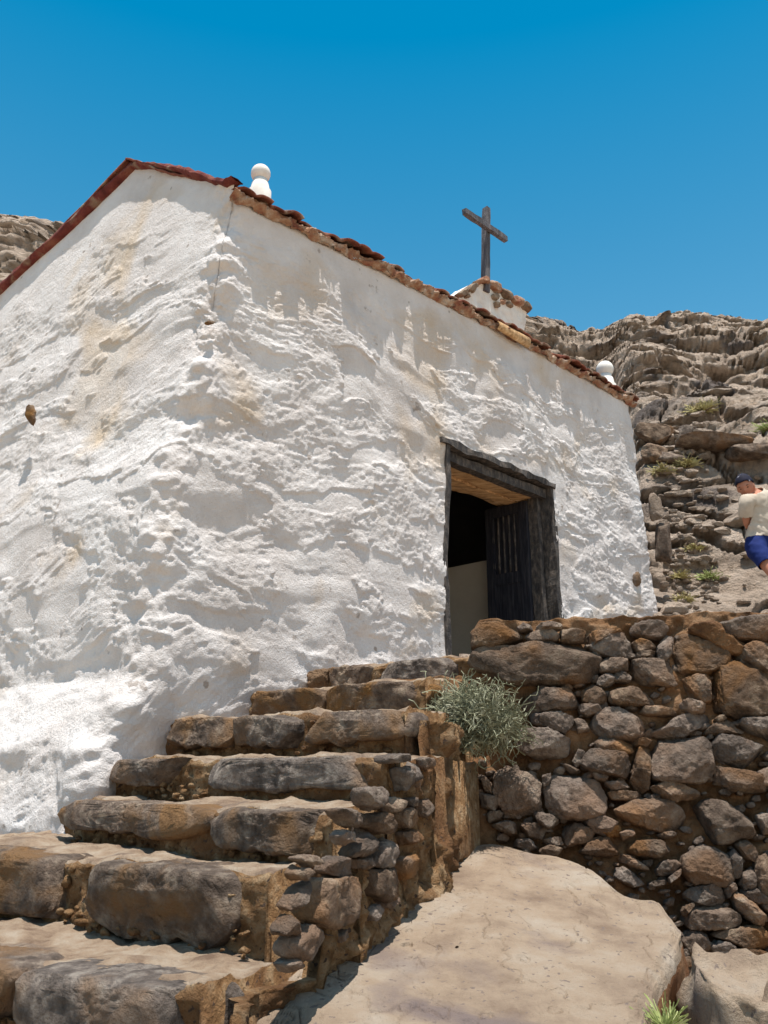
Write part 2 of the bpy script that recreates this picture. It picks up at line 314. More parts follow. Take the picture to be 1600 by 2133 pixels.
def build_hill():
    nl, nd = 620, 640
    lat = np.concatenate([np.linspace(-.95, .2, 170), np.linspace(.2, .52, 360)[1:], np.linspace(.52, 1.1, 92)[1:]]); nl = len(lat)
    t = np.linspace(0, 1, nd); D = 4.9+ (5.0)*t*1.0+ 34*t**2.0
    L, DD = np.meshgrid(lat, D)
    X = L*DD; Y = DD.copy(); Z = hill_z(L, DD)
    near = sstep(8.6, 11.5, DD)
    # bulges, then strata: ledges whose lower half is undercut
    Zb = Z+near*(fbm(X*.16, Y*.16, Z*.1, 3, 3)*1.1) * (1-.5*sstep(22, 28, DD))
    warp = fbm(X*.22, Y*.15, Z*.3, 3, 11)*.9+X*.06
    out = 0
    for k, A, s_, wv in ((.62, .75, 21, 1.0), (1.7, .34, 22, .55), (4.1, .16, 23, .3), (9.3, .075, 24, .2)):
        q = (Zb+warp*wv)*k+noise(X*k*.5, Y*k*.5, Zb*.2, s_)*.8; fr = q-np.floor(q)
        amp = .35+.65*sstep(-.35, .35, noise(X*.35*k, np.floor(q)*3.7, X*0+s_, s_+5))
        prof = sstep(0, .5, fr)*(1-sstep(.86, 1.0, fr))
        out = out+A*amp*(prof-.5)
    wid, wed = worley(X*.55+fbm(X*.5, Y*.4, Zb, 2, 61)*.3, Y*.35, Zb*1.35, 63); wid2, wed2 = worley(X*1.5, Y*.9, Zb*3.6, 65)
    cell = .42*(wid-.5)+.16*(wid2-.5)-.10*sstep(.10, 0, wed2)
    block = noise(X*.8, Zb*1.6, Y*.3, 31); block = np.floor(block*5)/5*.35
    rough = fbm(X*1.6, Y*1.2, Zb*3.2, 4, 41)*.16+ridged(X*.7, Y*.5, Zb*1.9, 4, 47)*.10
    n2 = sstep(5.8, 8.0, DD)*(1-near); q = (Zb+warp*.4+X*.05)*3.1+noise(X*1.2, Y*.8, Z*0, 33)*.7; fr = q-np.floor(q)
    dep2 = n2*(.22*cell+.14*(sstep(0, .4, fr)*(1-sstep(.88, 1, fr))-.5)*(.3+.7*sstep(-.3, .3, noise(X*1.1, np.floor(q)*2.7, X*0, 35)))+rough*.30)
    ckk = np.abs(fbm(X*.55, Y*.5, Z*.5, 3, 57)); dep2 = dep2-.16*np.exp(-(ckk/.018)**2)*sstep(5.8, 8, DD)*(1-sstep(13, 18, DD))
    crk = -.30*sstep(.07, .0, wed)*sstep(7, 9, DD)
    dep = crk+dep2+near*(out*.75+cell*(.4+.6*sstep(11, 17, DD))+block*.5+rough*.6)*(.55+.45*sstep(10, 18, DD))
    Y2 = Y-dep; X2 = X-dep*.25
    Z2 = Zb+near*fbm(X*.9, Y*.9, Z*.5, 4, 55)*.12+(1-near)*fbm(X*2.5, Y*2.5, Z, 4, 56)*.05
    dF = (X2+1.26)*.731-(Y2-4.70)*.682; dG = -(X2+1.26)*.602-(Y2-4.70)*.799
    drop = np.maximum(sstep(-.45, -.30, dG), (dF > -.35)*sstep(.52, .45, X2))
    Z2 = Z2*(1-drop)+drop*(-1.45)
    V = np.stack([X2, Y2, Z2], -1).reshape(-1, 3)
    # keep the room clear of rock
    o = obj('hillside', V, gridf(nd, nl), M['hill'], origin=(0, 20, 0)); tag(o, kind='structure')
    return V
HV = build_hill()
def hill_at(px, py):
    """world point of the hill mesh nearest to a pixel's ray (used to stand things on the real surface)"""
    l, r = ray(px, py); V = HV; m = V[:, 1] > 5
    e = (V[:, 0]/V[:, 1]-l)**2+(V[:, 2]/V[:, 1]-r)**2
    idx = np.where(e < e.min()+4e-5)[0]; return Vector(V[idx[np.argmin(V[idx, 1])]])
def build_ground():
    n = 220
    a = np.linspace(-1, 1, n); g = np.sign(a)*(np.abs(a)*12+np.abs(a)**4*500)
    X, Y = np.meshgrid(g, g+2)
    Z = -1.5+.15*np.clip(Y, 0, 4)+.02*np.clip(Y, 4, 400)*0+fbm(X*.8, Y*.8, X*0, 4, 61)*.05
    o = obj('ground', np.stack([X, Y, Z], -1).reshape(-1, 3), gridf(n, n), M['ground'], origin=(0, 0, -1.5)); tag(o, kind='structure')
build_ground()

# ------------------------------------------------------------------ the chapel
zk = [-1.2, -.33, .1, .49, 1.06, 1.57, 2.05, 2.6, 3.04, 3.65, 5.2]
cx = [-1.56, -1.485, -1.45, -1.26, -1.245, -1.225, -1.14, -1.09, -1.045, -.985, -.86]
cy = [4.44, 4.50, 4.55, 4.70, 4.70, 4.75, 4.85, 4.90, 4.95, 5.0, 5.15]
rk = [-1.2, 1.45, 3.0, 3.72, 5.2]; rx = [3.12, 2.90, 2.76, 2.70, 2.62]; ry = [9.4, 9.15, 9.0, 8.93, 8.85]
AZG = radians(-53); GV = np.array((sin(AZG), cos(AZG), 0)); GN = np.array((-cos(AZG), sin(AZG), 0))
AZF = radians(43); FU = np.array((sin(AZF), cos(AZF), 0)); FN = np.array((cos(AZF), -sin(AZF), 0))
LG = 5.2
LF = 6.05
def corner(z): return np.interp(z, zk, cx), np.interp(z, zk, cy)
def rcorner(z): return np.interp(z, rk, rx), np.interp(z, rk, ry)
# eave height along the front, gable height along the short side
def eave_z(s): return 3.62+.215*s/LF+.05*np.sin(np.asarray(s)/LF*pi)
_P = Vector((float(corner(3.8)[0]), float(corner(3.8)[1]), 3.8)); _N = Vector(GN)
gpt = []
for p in [(478, 392), (420, 372), (370, 352), (320, 343), (262, 337), (180, 425), (100, 507), (40, 565), (0, 604)]:
    q = onplane(*p, _P, _N); gpt.append(((Vector(q)-_P).dot(Vector(GV)), q.z))
print('gable profile', [(round(a, 2), round(b, 2)) for a, b in gpt])
def gable_z(t):
    sl = (gpt[-1][1]-gpt[-3][1])/(gpt[-1][0]-gpt[-3][0])
    return np.where(np.asarray(t) > gpt[-1][0], gpt[-1][1]+sl*(np.asarray(t)-gpt[-1][0]), np.interp(t, [a for a, b in gpt], [b for a, b in gpt]))
door_s = None
def wall_point(s, z):
    """s<0 along the gable, 0..LF along the front, >LF along the far short side"""
    s = np.asarray(s, dtype=float); z = np.asarray(z, dtype=float)
    ax, ay = corner(z); bx, by = rcorner(z)
    f = np.clip(s/LF, 0, 1)
    X = ax+(bx-ax)*f; Y = ay+(by-ay)*f
    t = np.clip(-s, 0, None); X = X+GV[0]*t; Y = Y+GV[1]*t
    t2 = np.clip(s-LF, 0, None); X = X+GV[0]*t2; Y = Y+GV[1]*t2
    return X, Y
def disp(s, z, X, Y, top):
    front = sstep(-.15, .15, s)
    # lumps, smooth hollows and rough trowelled ridges, drawn out along the wall
    sx = s*1.0
    wx = fbm(sx*1.1, z*1.5, z*0, 3, 71)*.35
    big = fbm(sx*1.5+wx+z*.35, z*3.6+wx, z*0+3, 3, 73, .5)
    mid = fbm(sx*4.2+wx*2+z*1.2, z*9.5+wx*3, z*0+1, 4, 79, .58)
    hollow = sstep(.05, .35, fbm(sx*1.7+wx*2, z*3.2-wx*2, z*0+9, 4, 83, .55))
    fine = ridged(sx*11+wx*6, z*19+wx*5, z*0+5, 3, 89)
    coat = fbm(sx*2.1+wx*1.5+z*.5, z*5.2+wx*2, z*0+21, 5, 85, .6)
    smooth_ = sstep(.02, .16, coat)*(.55+.45*sstep(-.3, .2, big))
    grain = ridged(sx*24+wx*9, z*34+wx*7, z*0+2, 2, 91)
    sharp = ridged(sx*5.5+wx*3+z*1.5, z*10+wx*4, z*0+7, 4, 93)
    sharp = ridged(sx*7+wx*4+z*2, z*15+wx*4, z*0+7, 4, 93)
    lump = fbm(sx*3.1+z*.4, z*3.6, z*0+31, 2, 87)
    d = .012*big+.011*lump+.004*sstep(.12, .0, coat)+(.0042*mid+.0014*sharp+.0023*fine+.0026*grain)*(1-.96*smooth_)-.003*smooth_
    # course-like ledges in the masonry under the plaster
    q = z*2.9+sx*.25+1.5*wx+noise(sx*.8, z, z*0, 97)*.5; fr = q-np.floor(q)
    d = d+.006*(sstep(0, .75, fr)*(1-sstep(.75, 1, fr))*-1+.5)*sstep(-.3, .4, noise(sx*1.3, np.floor(q)*2.3, z*0, 99))
    under = top-z
    calm = np.where(s > 0, sstep(.12, .50, under), sstep(.25, 1.1, under+.25*noise(sx*2, z*2, z*0, 5)))
    d = d*(.14+.86*calm)
    # chipped, zigzag corner
    cr = np.exp(-(s/.16)**2); d = d+cr*(.050*fbm(z*2.3+4, z*0, z*0, 4, 103)+.022*fbm(z*9, sx*8, z*0, 3, 107)+.012)
    cr2 = np.exp(-((s-LF)/.12)**2); d = d+cr2*(.03*fbm(z*3+8, z*0, z*0, 4, 105)-.04)
    return d
def wall_normal(s):
    s = np.asarray(s, dtype=float)
    w = sstep(-.19, .19, s); n = GN[None, None]*(1-w)[..., None]+FN[None, None]*w[..., None]
    w2 = sstep(LF-.1, LF+.1, s); n = n*(1-w2)[..., None]+(-GN)[None, None]*w2[..., None]
    return n/np.linalg.norm(n, axis=-1, keepdims=True)
# door opening on the front wall
fP = Vector((float((corner(1.5)[0])), float(corner(1.5)[1]), 1.5))
def front_sz(px, py):
    """solve pixel -> (s, z) on the undisplaced front wall"""
    l, r = ray(px, py); D = 6.5
    for _ in range(40):
        z = r*D; ax, ay = corner(z); bx, by = rcorner(z)
        # a + f (b-a) lies on x = l y
        f = (l*ay-ax)/((bx-ax)-l*(by-ay)); D = ay+(by-ay)*f
    return float(f*LF), float(r*D)
dTL, dTR, dBL, dBR = front_sz(930, 918), front_sz(1151, 1012), front_sz(930, 1362), front_sz(1168, 1310)
print('door', dTL, dTR, dBL, dBR)
DS0 = (dTL[0]+dBL[0])/2; DS1 = (dTR[0]+dBR[0])/2; DZ1 = (dTL[1]+dTR[1])/2; DZ0 = .64
print('door s', DS0, DS1, DZ0, DZ1)
chapel = empty('chapel', (float(corner(-.3)[0]), float(corner(-.3)[1]), -.3), 'small whitewashed chapel with rough plaster, red tiled roof edge and open dark doorway', 'chapel')
def build_walls():
    s = np.concatenate([-np.linspace(LG, 3.6, 60), -np.linspace(3.6, .2, 320)[1:], np.linspace(-.2, .2, 56)[1:], np.linspace(.2, DS0, 240)[1:], np.linspace(DS0, DS1, 120)[1:], np.linspace(DS1, LF-.12, 140)[1:], np.linspace(LF-.12, LF+.12, 20)[1:], np.linspace(LF+.12, LF+4.4, 50)[1:]])
    top = np.where(s < 0, gable_z(-s), np.where(s < LF, eave_z(s), 3.84+.9*(1-np.abs(s-LF-2.2)/2.2)))
    nz = 470
    zb = -1.2
    # rows: uniform below the lintel so that the opening has straight edges
    k1 = int(nz*.38); k2 = int(nz*.36)
    k0 = nz-k1-k2
    r0 = np.linspace(zb, DZ0, k0); r1 = np.linspace(DZ0, DZ1, k1+1)[1:]; fr = np.linspace(0, 1, k2+1)[1:]
    Zr = np.concatenate([np.repeat(r0[:, None], len(s), 1), np.repeat(r1[:, None], len(s), 1), DZ1+fr[:, None]*(top[None, :]-DZ1)], 0)
    S = np.repeat(s[None, :], Zr.shape[0], 0)
    X, Y = wall_point(S, Zr); T = np.repeat(top[None, :], Zr.shape[0], 0)
    for s_c, a in ((0., .15), (LF, .10)):          # worn, rounded corners
        A, B, Cc = [np.stack(wall_point(np.full_like(S, q), Zr), -1) for q in (s_c-a, s_c+a, s_c)]
        t = np.clip((S-s_c+a)/(2*a), 0, 1)[..., None]; bz = (1-t)**2*A+2*t*(1-t)*Cc+t*t*B; m_ = np.abs(S-s_c) < a
        X = np.where(m_, bz[..., 0], X); Y = np.where(m_, bz[..., 1], Y)
    d = disp(S, Zr, X, Y, T); n = wall_normal(S)
    V = np.stack([X, Y, Zr], -1)+n*d[..., None]
    # a small niche and a few plaster breaks
    nr, nc = Zr.shape
    sc_ = (s[1:]+s[:-1])/2
    zc = (Zr[1:, :1]+Zr[:-1, :1])/2
    hole = (sc_[None, :] > DS0) & (sc_[None, :] < DS1) & (zc > DZ0) & (zc < DZ1)
    global WV, WS, WZ
    WV, WS, WZ = V, S, Zr
    o = obj('wall', V.reshape(-1, 3), gridf(nr, nc, ~hole), M['plaster'], chapel)
    # closing back wall
    A = np.array(wall_point(-LG, zk[3])); B = np.array(wall_point(LF+4.4, 3.)); 
    mb = MB(); 
    mb.add([(A[0], A[1], -1.2), (B[0], B[1], -1.2), (B[0], B[1], 4.0), (A[0], A[1], float(gable_z(LG)))], [(0, 1, 2, 3)])
    mb.build('rear_wall', M['plaster'], chapel)
build_walls()
def fpt(s, z, inward=0.0):
    x, y = wall_point(s, z); return np.array((float(x), float(y), z))-FN*inward
def build_interior():
    mb = MB(); T = .5; Dp = 3.4
    z0, z1 = DZ0, 3.2
    def P(s, z, i): return fpt(s, z, 0)*np.array((1, 1, 0))+np.array((0, 0, z))-FN*i
    # reveals of the opening
    rv = MB()
    for (a, b) in (((DS0, z0), (DS0, DZ1)), ((DS0, DZ1), (DS1, DZ1)), ((DS1, DZ1), (DS1, z0)), ((DS1, z0), (DS0, z0))):
        rv.add([P(*a, -.0), P(*b, -.0), P(*b, T), P(*a, T)], [(0, 1, 2, 3)])
    rv.build('door_reveal', M['plaster'], chapel)
    s0, s1 = .5, LF-.5
    # inner front wall round the opening
    for (a, b, c, d) in ((s0, DS0, z0, z1), (DS1, s1, z0, z1), (DS0, DS1, DZ1, z1)):
        mb.add([P(a, c, T), P(b, c, T), P(b, d, T), P(a, d, T)], [(0, 1, 2, 3)])
    mb.add([P(s0, z0, Dp), P(s1, z0, Dp), P(s1, z1, Dp), P(s0, z1, Dp)], [(0, 1, 2, 3)])
    mb.add([P(s0, z0, T), P(s0, z0, Dp), P(s0, z1, Dp), P(s0, z1, T)], [(0, 1, 2, 3)])
    mb.add([P(s1, z0, T), P(s1, z0, Dp), P(s1, z1, Dp), P(s1, z1, T)], [(0, 1, 2, 3)])
    mb.add([P(s0, z1, T), P(s1, z1, T), P(s1, z1, Dp), P(s0, z1, Dp)], [(0, 1, 2, 3)])
    mb.add([P(s0, z0+.01, T), P(s1, z0+.01, T), P(s1, z0+.01, Dp), P(s0, z0+.01, Dp)], [(0, 1, 2, 3)])
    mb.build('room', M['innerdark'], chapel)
build_interior()
def plank(mb, s0, s1, z0, z1, i0, i1, n=10, jit=.004, seed=0):
    """a beam in wall coordinates: along s, height z, depth inward i (negative stands proud)"""
    for k in range(1):
        pts = []
        m = n
        for j in range(m+1):
            s = s0+(s1-s0)*j/m
            for (z, i) in ((z0, i0), (z1, i0), (z1, i1), (z0, i1)):
                r = np.array([noise(s*9, z*13, i*11, seed), noise(s*8+5, z*9, i*7, seed+1)])*jit
                pts.append(fpt(s, (DZ0+DZ1)/2, i+r[0])*np.array((1, 1, 0))+np.array((0, 0, z+r[1])))
        Fc = [(j*4+k2, j*4+(k2+1) % 4, (j+1)*4+(k2+1) % 4, (j+1)*4+k2) for j in range(m) for k2 in range(4)]
        Fc += [(3, 2, 1, 0), (m*4, m*4+1, m*4+2, m*4+3)]
        mb.add(pts, Fc)
def vpost(mb, s0, s1, z0, z1, i0, i1, jit=.004, seed=0, n=14):
    pts = []
    for j in range(n+1):
        z = z0+(z1-z0)*j/n
        for (s, i) in ((s0, i0), (s1, i0), (s1, i1), (s0, i1)):
            r0 = float(noise(s*9, z*7, i*11, seed))*jit; r1 = float(noise(s*8+5, z*6, i*7, seed+1))*jit
            p = fpt(s+r0, z, i+r1); pts.append(p)
    Fc = [(j*4+k, j*4+(k+1) % 4, (j+1)*4+(k+1) % 4, (j+1)*4+k) for j in range(n) for k in range(4)]
    Fc += [(3, 2, 1, 0), (n*4, n*4+1, n*4+2, n*4+3)]
    mb.add(pts, Fc)
def build_door():
    fr = obj('door_frame', *(lambda mb: (np.vstack(mb.v), mb.f))((lambda mb: (vpost(mb, DS0-.015, DS0+.035, DZ0, DZ1, -.02, .14, .010, 3), vpost(mb, DS1-.03, DS1+.022, DZ0, DZ1, -.015, .16, .016, 5), vpost(mb, DS1-.11, DS1-.055, DZ0, DZ1-.05, .10, .20, .006, 9), plank(mb, DS0-.02, DS1+.03, DZ1-.035, DZ1+.018, -.022, .15, 60, .018, 7), plank(mb, DS0+.03, DS1-.05, DZ1-.13, DZ1-.055, .04, .13, 24, .008, 17), mb)[-1])(MB())), M['framewood'], chapel, smooth=False)
    mb = MB()
    for k, (i0, i1, dz) in enumerate(((.155, .30, 0), (.305, .42, -.012), (.425, .54, .008))):
        plank(mb, DS0+.002, DS1-.03, DZ1-.12+dz, DZ1-.02, i0, i1, 24, .018, 20+k)
    mb.build('lintel', M['lintelwood'], chapel)
    # right leaf, opened into the room, with turned slots in its upper half
    leaf = MB(); s = DS1-.13; w0, w1 = .20, .66
    def lb(i0, i1, z0, z1, th=.022): 
        leaf.box((fpt(s, 1.5, (i0+i1)/2)*np.array((1, 1, 0))+np.array((0, 0, (z0+z1)/2))), FN, FU, (0, 0, 1), abs(i1-i0)/2, th, (z1-z0)/2)
    lb(w0, w0+.09, DZ0+.01, DZ1-.14); lb(w1-.09, w1, DZ0+.01, DZ1-.14)
    lb(w0+.09, w1-.09, DZ0+.01, DZ0+.18, .02); lb(w0+.09, w1-.09, DZ1-.24, DZ1-.14, .02); lb(w0+.09, w1-.09, 1.62, 1.72, .02)
    lb(w0+.09, w1-.09, DZ0+.18, 1.62, .012)
    lb(w0+.09, w1-.09, 1.72, DZ1-.24, .004)
    o = leaf.build('door_leaf', M['darkwood'], chapel)
    b = MB()
    for k in range(5):
        i = w0+.14+k*.06
        b.tube([fpt(s-.012, 1.5, i)*np.array((1, 1, 0))+np.array((0, 0, z)) for z in (1.72, 1.80, 1.92, 2.05, 2.17, DZ1-.24)], [.008, .012, .007, .012, .007, .01], 8)
    b.build('baluster', M['framewood'], o, True)
    # plastered partition inside
    pw = MB(); lt_ = ray(1040, 1170)[0]; best = None
    for s in np.linspace(DS0-.5, DS1+1, 400):
        q = fpt(s, 1.5, .75); er = abs(q[0]/q[1]-lt_)
        if best is None or er < best[0]: best = (er, s, q)
    s = best[1]-.05; z1 = ray(1043, 1168)[1]*best[2][1]
    c = fpt(s, 1.5, 1.55)*np.array((1, 1, 0))+np.array((0, 0, (DZ0+z1)/2))
    pw.box(c, FN, FU, (0, 0, 1), .80, .05, (z1-DZ0)/2, .01)
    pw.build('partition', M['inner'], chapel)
build_door()

# roof: corrugated barrel tiles on both slopes, red verge, rubble under the eave
SETB = .02
def eave_pt(s, out=.0, up=0.0):
    z = float(eave_z(np.clip(s, 0, LF))); x, y = wall_point(np.clip(s, 0.0, LF), z)
    p = np.array((float(x), float(y), z+up))+FN*out
    if s < 0: p = p+FU*s
    if s > LF: p = p+FU*(s-LF)
    return p
apex_t = [a for a, b in gpt][4]; apex_z = gpt[4][1]
RUN = apex_t
def build_roof():
    ns, nr = 900, 26
    s = np.linspace(.035, LF+.04, ns)
    r = np.linspace(0, 1, nr)
    base = np.array([eave_pt(a) for a in s])
    rise = (apex_z-3.62)
    rid = base+GV*RUN*1.02+np.array((0, 0, rise))
    pitch_ = .152
    for name, flip in (('roof', False), ('roof_rear', True)):
        P = []
        for j, q in enumerate(r):
            jag = .060+.045*noise(np.floor(s/pitch_)*3.1, s*0, s*0, 7)
            if not flip:
                c = base*(1-q)+rid*q
                out = FN[None]*(jag*(1-min(1, q*12)))[:, None]
                c = c+out
            else:
                far = rid+GV*3.6+np.array((0, 0, -.85*3.6*.42))
                c = rid*(1-q)+far*q
            ph = (s/pitch_) % 1
            tile = (.026+.012*noise(np.floor(s/pitch_)*7.7, s*0, s*0, 19))*np.sqrt(np.clip(1-(2*ph-1)**2, 0, 1))
            step = .012*((q*9) % 1)
            wob = .012*noise(s*1.4, s*0+q*3, s*0, 5)+.008*noise(np.floor(s/pitch_)*5.3, s*0+q*9, s*0, 15)
            c = c+np.array((0, 0, 1))[None]*(tile+step+wob+.012)[:, None]
            P.append(c)
        o = obj(name if not flip else 'rear_roof', np.array(P).reshape(-1, 3), gridf(nr, ns), M['tile'], chapel)
        md = o.modifiers.new('thickness', 'SOLIDIFY'); md.thickness = .016; md.offset = -1
    # rubble and mortar packed under the tiles
    ns = 700; s = np.linspace(-.03, LF+.02, ns); K = 12
    P = []
    for a in np.linspace(0, 1, K):
        b = np.array([eave_pt(x) for x in s])
        an = a*pi
        o_ = .028*np.sin(an)+.012; u = .034*np.cos(an)-.022
        n1 = fbm(s*9, s*0+a*3, s*0, 4, 111, .6)*.026+ridged(s*5, s*0+a*2, s*0, 3, 113)*.008
        P.append(b+FN[None]*(o_+n1*(.4+np.sin(an)))[:, None]+np.array((0, 0, 1))[None]*(u+.4*n1)[:, None])
    obj('eave_mortar', np.array(P).reshape(-1, 3), gridf(K, ns, flip=True), M['rubble'], chapel)
    # cracked loose tile hanging below the eave, and stones in the mortar
    lt = MB(); c = eave_pt(front_sz(1058, 690)[0], .05, -.03)
    L = .46; V = []; n = 10
    for j in (0, 1):
        for k in range(n+1):
            an = pi*k/n; V.append(c+FU*(j-.5)*L+FN*(.035*sin(an)*(.8+.4*j))+np.array((0, 0, 1))*(.05*cos(an))*(.85+.3*j))
    lt.add(V, [(k, k+1, n+2+k, n+1+k) for k in range(n)])
    o = lt.build('loose_tile', M['lintelwood'], chapel, True); md = o.modifiers.new('t', 'SOLIDIFY'); md.thickness = .012
    # painted verge following the gable
    ts = np.concatenate([np.linspace(-.03, RUN, 170), np.linspace(RUN, LG, 160)[1:]])
    K = 12; P = []
    for a in np.linspace(0, 1, K):
        an = a*2*pi
        z = gable_z(np.clip(ts, 0, None)); x, y = wall_point(-np.clip(ts, 0.0, None), z)
        thick = np.where(ts < RUN, .030, .040)*(.25+.75*sstep(-.03, .10, ts))*(1+.25*noise(ts*4, ts*0, ts*0, 121))
        wav = np.where(ts < RUN*.4, .016*np.abs(np.sin(ts*pi/.24+.6)), .006*noise(ts*3, ts*0, ts*0, 3))
        nz = fbm(ts*8, ts*0+cos(an)*2, ts*0+sin(an), 3, 123)*.008
        P.append(np.stack([x, y, z], -1)+GN[None]*(.006+.055*cos(an)+nz)[:, None]+GV[None]*np.minimum(ts, 0)[:, None]+np.array((0, 0, 1))[None]*((sin(an))*thick+.004+wav+nz)[:, None])
    obj('verge', np.array(P).reshape(-1, 3), gridf(K, len(ts)), M['redpaint'], chapel)
build_roof()
# the low belfry stub with its stone coping, and the finials: parts fixed to the chapel
def lathe(mb, c, prof, n=28):
    V = []; 
    for (r, z) in prof:
        for k in range(n):
            a = 2*pi*k/n; V.append((c[0]+r*cos(a), c[1]+r*sin(a), c[2]+z))
    m = len(prof)
    Fc = [(i*n+k, i*n+(k+1) % n, (i+1)*n+(k+1) % n, (i+1)*n+k) for i in range(m-1) for k in range(n)]
    mb.add(V, Fc+[tuple(range(n))[::-1]])
def finial(px, py_top, back, rad, h):
    s, z = front_sz(px, py_top)
    P = Vector(eave_pt(s))-Vector(FN)*back; N = Vector(FN)
    top = onplane(px, py_top, P, N)
    b = MB(); prof = [(rad*1.15, -h), (rad*1.15, -rad*3.1), (rad*.95, -rad*2.8), (rad*.86, -rad*2.2), (rad*.72, -rad*2.05), (rad*.70, -rad*1.70)]
    c0 = rad
    for k in range(0, 15):
        an = -pi/2+.55+(pi-.55)*k/14; prof.append((max(.001, rad*cos(an)), -rad+rad*sin(an)))
    lathe(b, top, prof); return b.build('finial', M['ballwhite'], chapel, True)
finial(544, 345, .34, .072, .75)
finial(1259, 753, .50, .100, .8)
def build_belfry():
    back = .30
    P = Vector(eave_pt(3.))-Vector(FN)*back; N = Vector(FN)
    def solid(name, poly, m, th, nsub, amp, off=0):
        pts = [np.array(onplane(x, y, P+N*off, N)) for x, y in poly]
        bm = bmesh.new(); vs = [bm.verts.new(p) for p in pts]; f = bm.faces.new(vs)
        r = bmesh.ops.extrude_face_region(bm, geom=[f]); bmesh.ops.translate(bm, verts=[g for g in r['geom'] if isinstance(g, bmesh.types.BMVert)], vec=-N*th)
        bmesh.ops.recalc_face_normals(bm, faces=bm.faces)
        bmesh.ops.triangulate(bm, faces=bm.faces)
        for _ in range(nsub): bmesh.ops.subdivide_edges(bm, edges=[e for e in bm.edges if e.calc_length() > .035], cuts=1, use_grid_fill=False); bmesh.ops.triangulate(bm, faces=[f for f in bm.faces if len(f.verts) > 3])
        bm.normal_update()
        C = np.array([v.co[:] for v in bm.verts]); Nn = np.array([v.normal[:] for v in bm.verts])
        d = fbm(C[:, 0]*9, C[:, 1]*9, C[:, 2]*9, 4, 131, .55)*amp
        C = C+Nn*d[:, None]; Fc = [[v.index for v in f.verts] for f in bm.faces]; 
        bm.verts.index_update(); bm.free(); return obj(name, C, Fc, m, chapel, False)
    solid('belfry', [(958, 612), (1006, 580), (1052, 606), (1096, 640), (1094, 700), (1094, 760), (955, 690)], M['ballwhite'], .34, 4, .012)
    cop = [[(953, 612), (965, 603), (975, 609), (962, 620)], [(966, 603), (984, 590), (994, 597), (978, 609)], [(985, 589), (1005, 577), (1020, 584), (1018, 594), (1004, 589), (994, 597)],
           [(1020, 584), (1042, 598), (1043, 612), (1032, 608), (1020, 596)], [(1043, 599), (1065, 612), (1066, 626), (1054, 622), (1044, 612)], [(1066, 613), (1086, 627), (1086, 640), (1076, 636), (1066, 626)], [(1086, 627), (1104, 642), (1104, 652), (1088, 642)],
           [(1024, 613), (1034, 611), (1042, 618), (1036, 626), (1027, 622)], [(1045, 620), (1054, 626), (1052, 634), (1045, 631)], [(1056, 628), (1066, 632), (1066, 642), (1057, 637)], [(1030, 628), (1040, 630), (1042, 640), (1034, 640)], [(970, 612), (980, 612), (978, 620), (969, 621)], [(980, 602), (992, 600), (984, 612)]]
    for k, pl in enumerate(cop):
        V, Fc = px_stone(pl, P+N*.02, N, .07 if k < 7 else .035, 400+k, lod=3, rough=.06)
        obj('coping_stone' if k < 7 else 'facing_stone', V, Fc, M['rubble'] if k in (2, 3, 5, 8) else M['tread'], chapel)
    # wooden cross
    top = onplane(1013, 434, P, N); bot = onplane(1011, 590, P, N)
    cr = empty('wooden_cross', bot, 'grey weathered wooden cross standing on the stub above the roof against the sky', 'cross')
    WORLD['wooden_cross'] = bot.copy()
    ax = Vector(FU); up = (top-bot).normalized(); h = (top-bot).length
    m = MB(); 
    n = 9
    for j in range(1):
        pts = []
        for k in range(n+1):
            q = bot+up*(h+.1)*(k/n)-up*.1
            for (a, b) in ((-1, -1), (1, -1), (1, 1), (-1, 1)):
                w_ = .036-.008*k/n; pts.append(np.array(q+ax*a*w_+N*b*.03)+RNG.uniform(-.003, .003, 3))
        Fc = [(k*4+i, k*4+(i+1) % 4, (k+1)*4+(i+1) % 4, (k+1)*4+i) for k in range(n) for i in range(4)]+[(3, 2, 1, 0), (n*4, n*4+1, n*4+2, n*4+3)]
        m.add(pts, Fc)
    m.build('upright', M['wood'], cr)
    a0 = onplane(967, 440, P+N*.06, N); a1 = onplane(1054, 499, P+N*.06, N)
    m = MB(); pts = []; d = (a1-a0).normalized(); u2 = Vector((0, 0, 1))
    for k in range(n+1):
        q = a0+(a1-a0)*(k/n)
        for (a, b) in ((-1, -1), (1, -1), (1, 1), (-1, 1)):
            pts.append(np.array(q+u2*a*.029+N*b*.024)+RNG.uniform(-.003, .003, 3))
    m.add(pts, [(k*4+i, k*4+(i+1) % 4, (k+1)*4+(i+1) % 4, (k+1)*4+i) for k in range(n) for i in range(4)]+[(3, 2, 1, 0), (n*4, n*4+1, n*4+2, n*4+3)])
    m.build('arm', M['wood'], cr)
build_belfry()
def build_breaks():
    """bare stones showing through the plaster, and a dark stone standing in for a niche"""
    def wstone(px, py, w_, h_, gable, m, seed):
        if gable: P, N = Vector((float(corner(py and 1.8)[0]), float(corner(1.8)[1]), 1.8)), Vector(GN)
        else:
            s, z = front_sz(px, py); P, N = Vector(fpt(s, z)), Vector(FN)
        pl = [(px+w_*cos(a)*(.8+.3*random.random()), py+h_*sin(a)*(.8+.3*random.random())) for a in np.linspace(0, 2*pi, 9)[:-1]]
        V, Fc = px_stone(pl, P+N*.005, N, .03, seed, lod=3, rough=.15)
        obj('niche_or_bare_stone', V, Fc, m, chapel)
    wstone(64, 864, 7, 27, True, M['step_stone'], 501)  # dark stone stands in for the shaded slit of a niche
    wstone(1327, 1208, 9, 17, False, M['step_stone'], 502)
    wstone(438, 672, 11, 4, False, M['step_stone'], 503)
build_breaks()

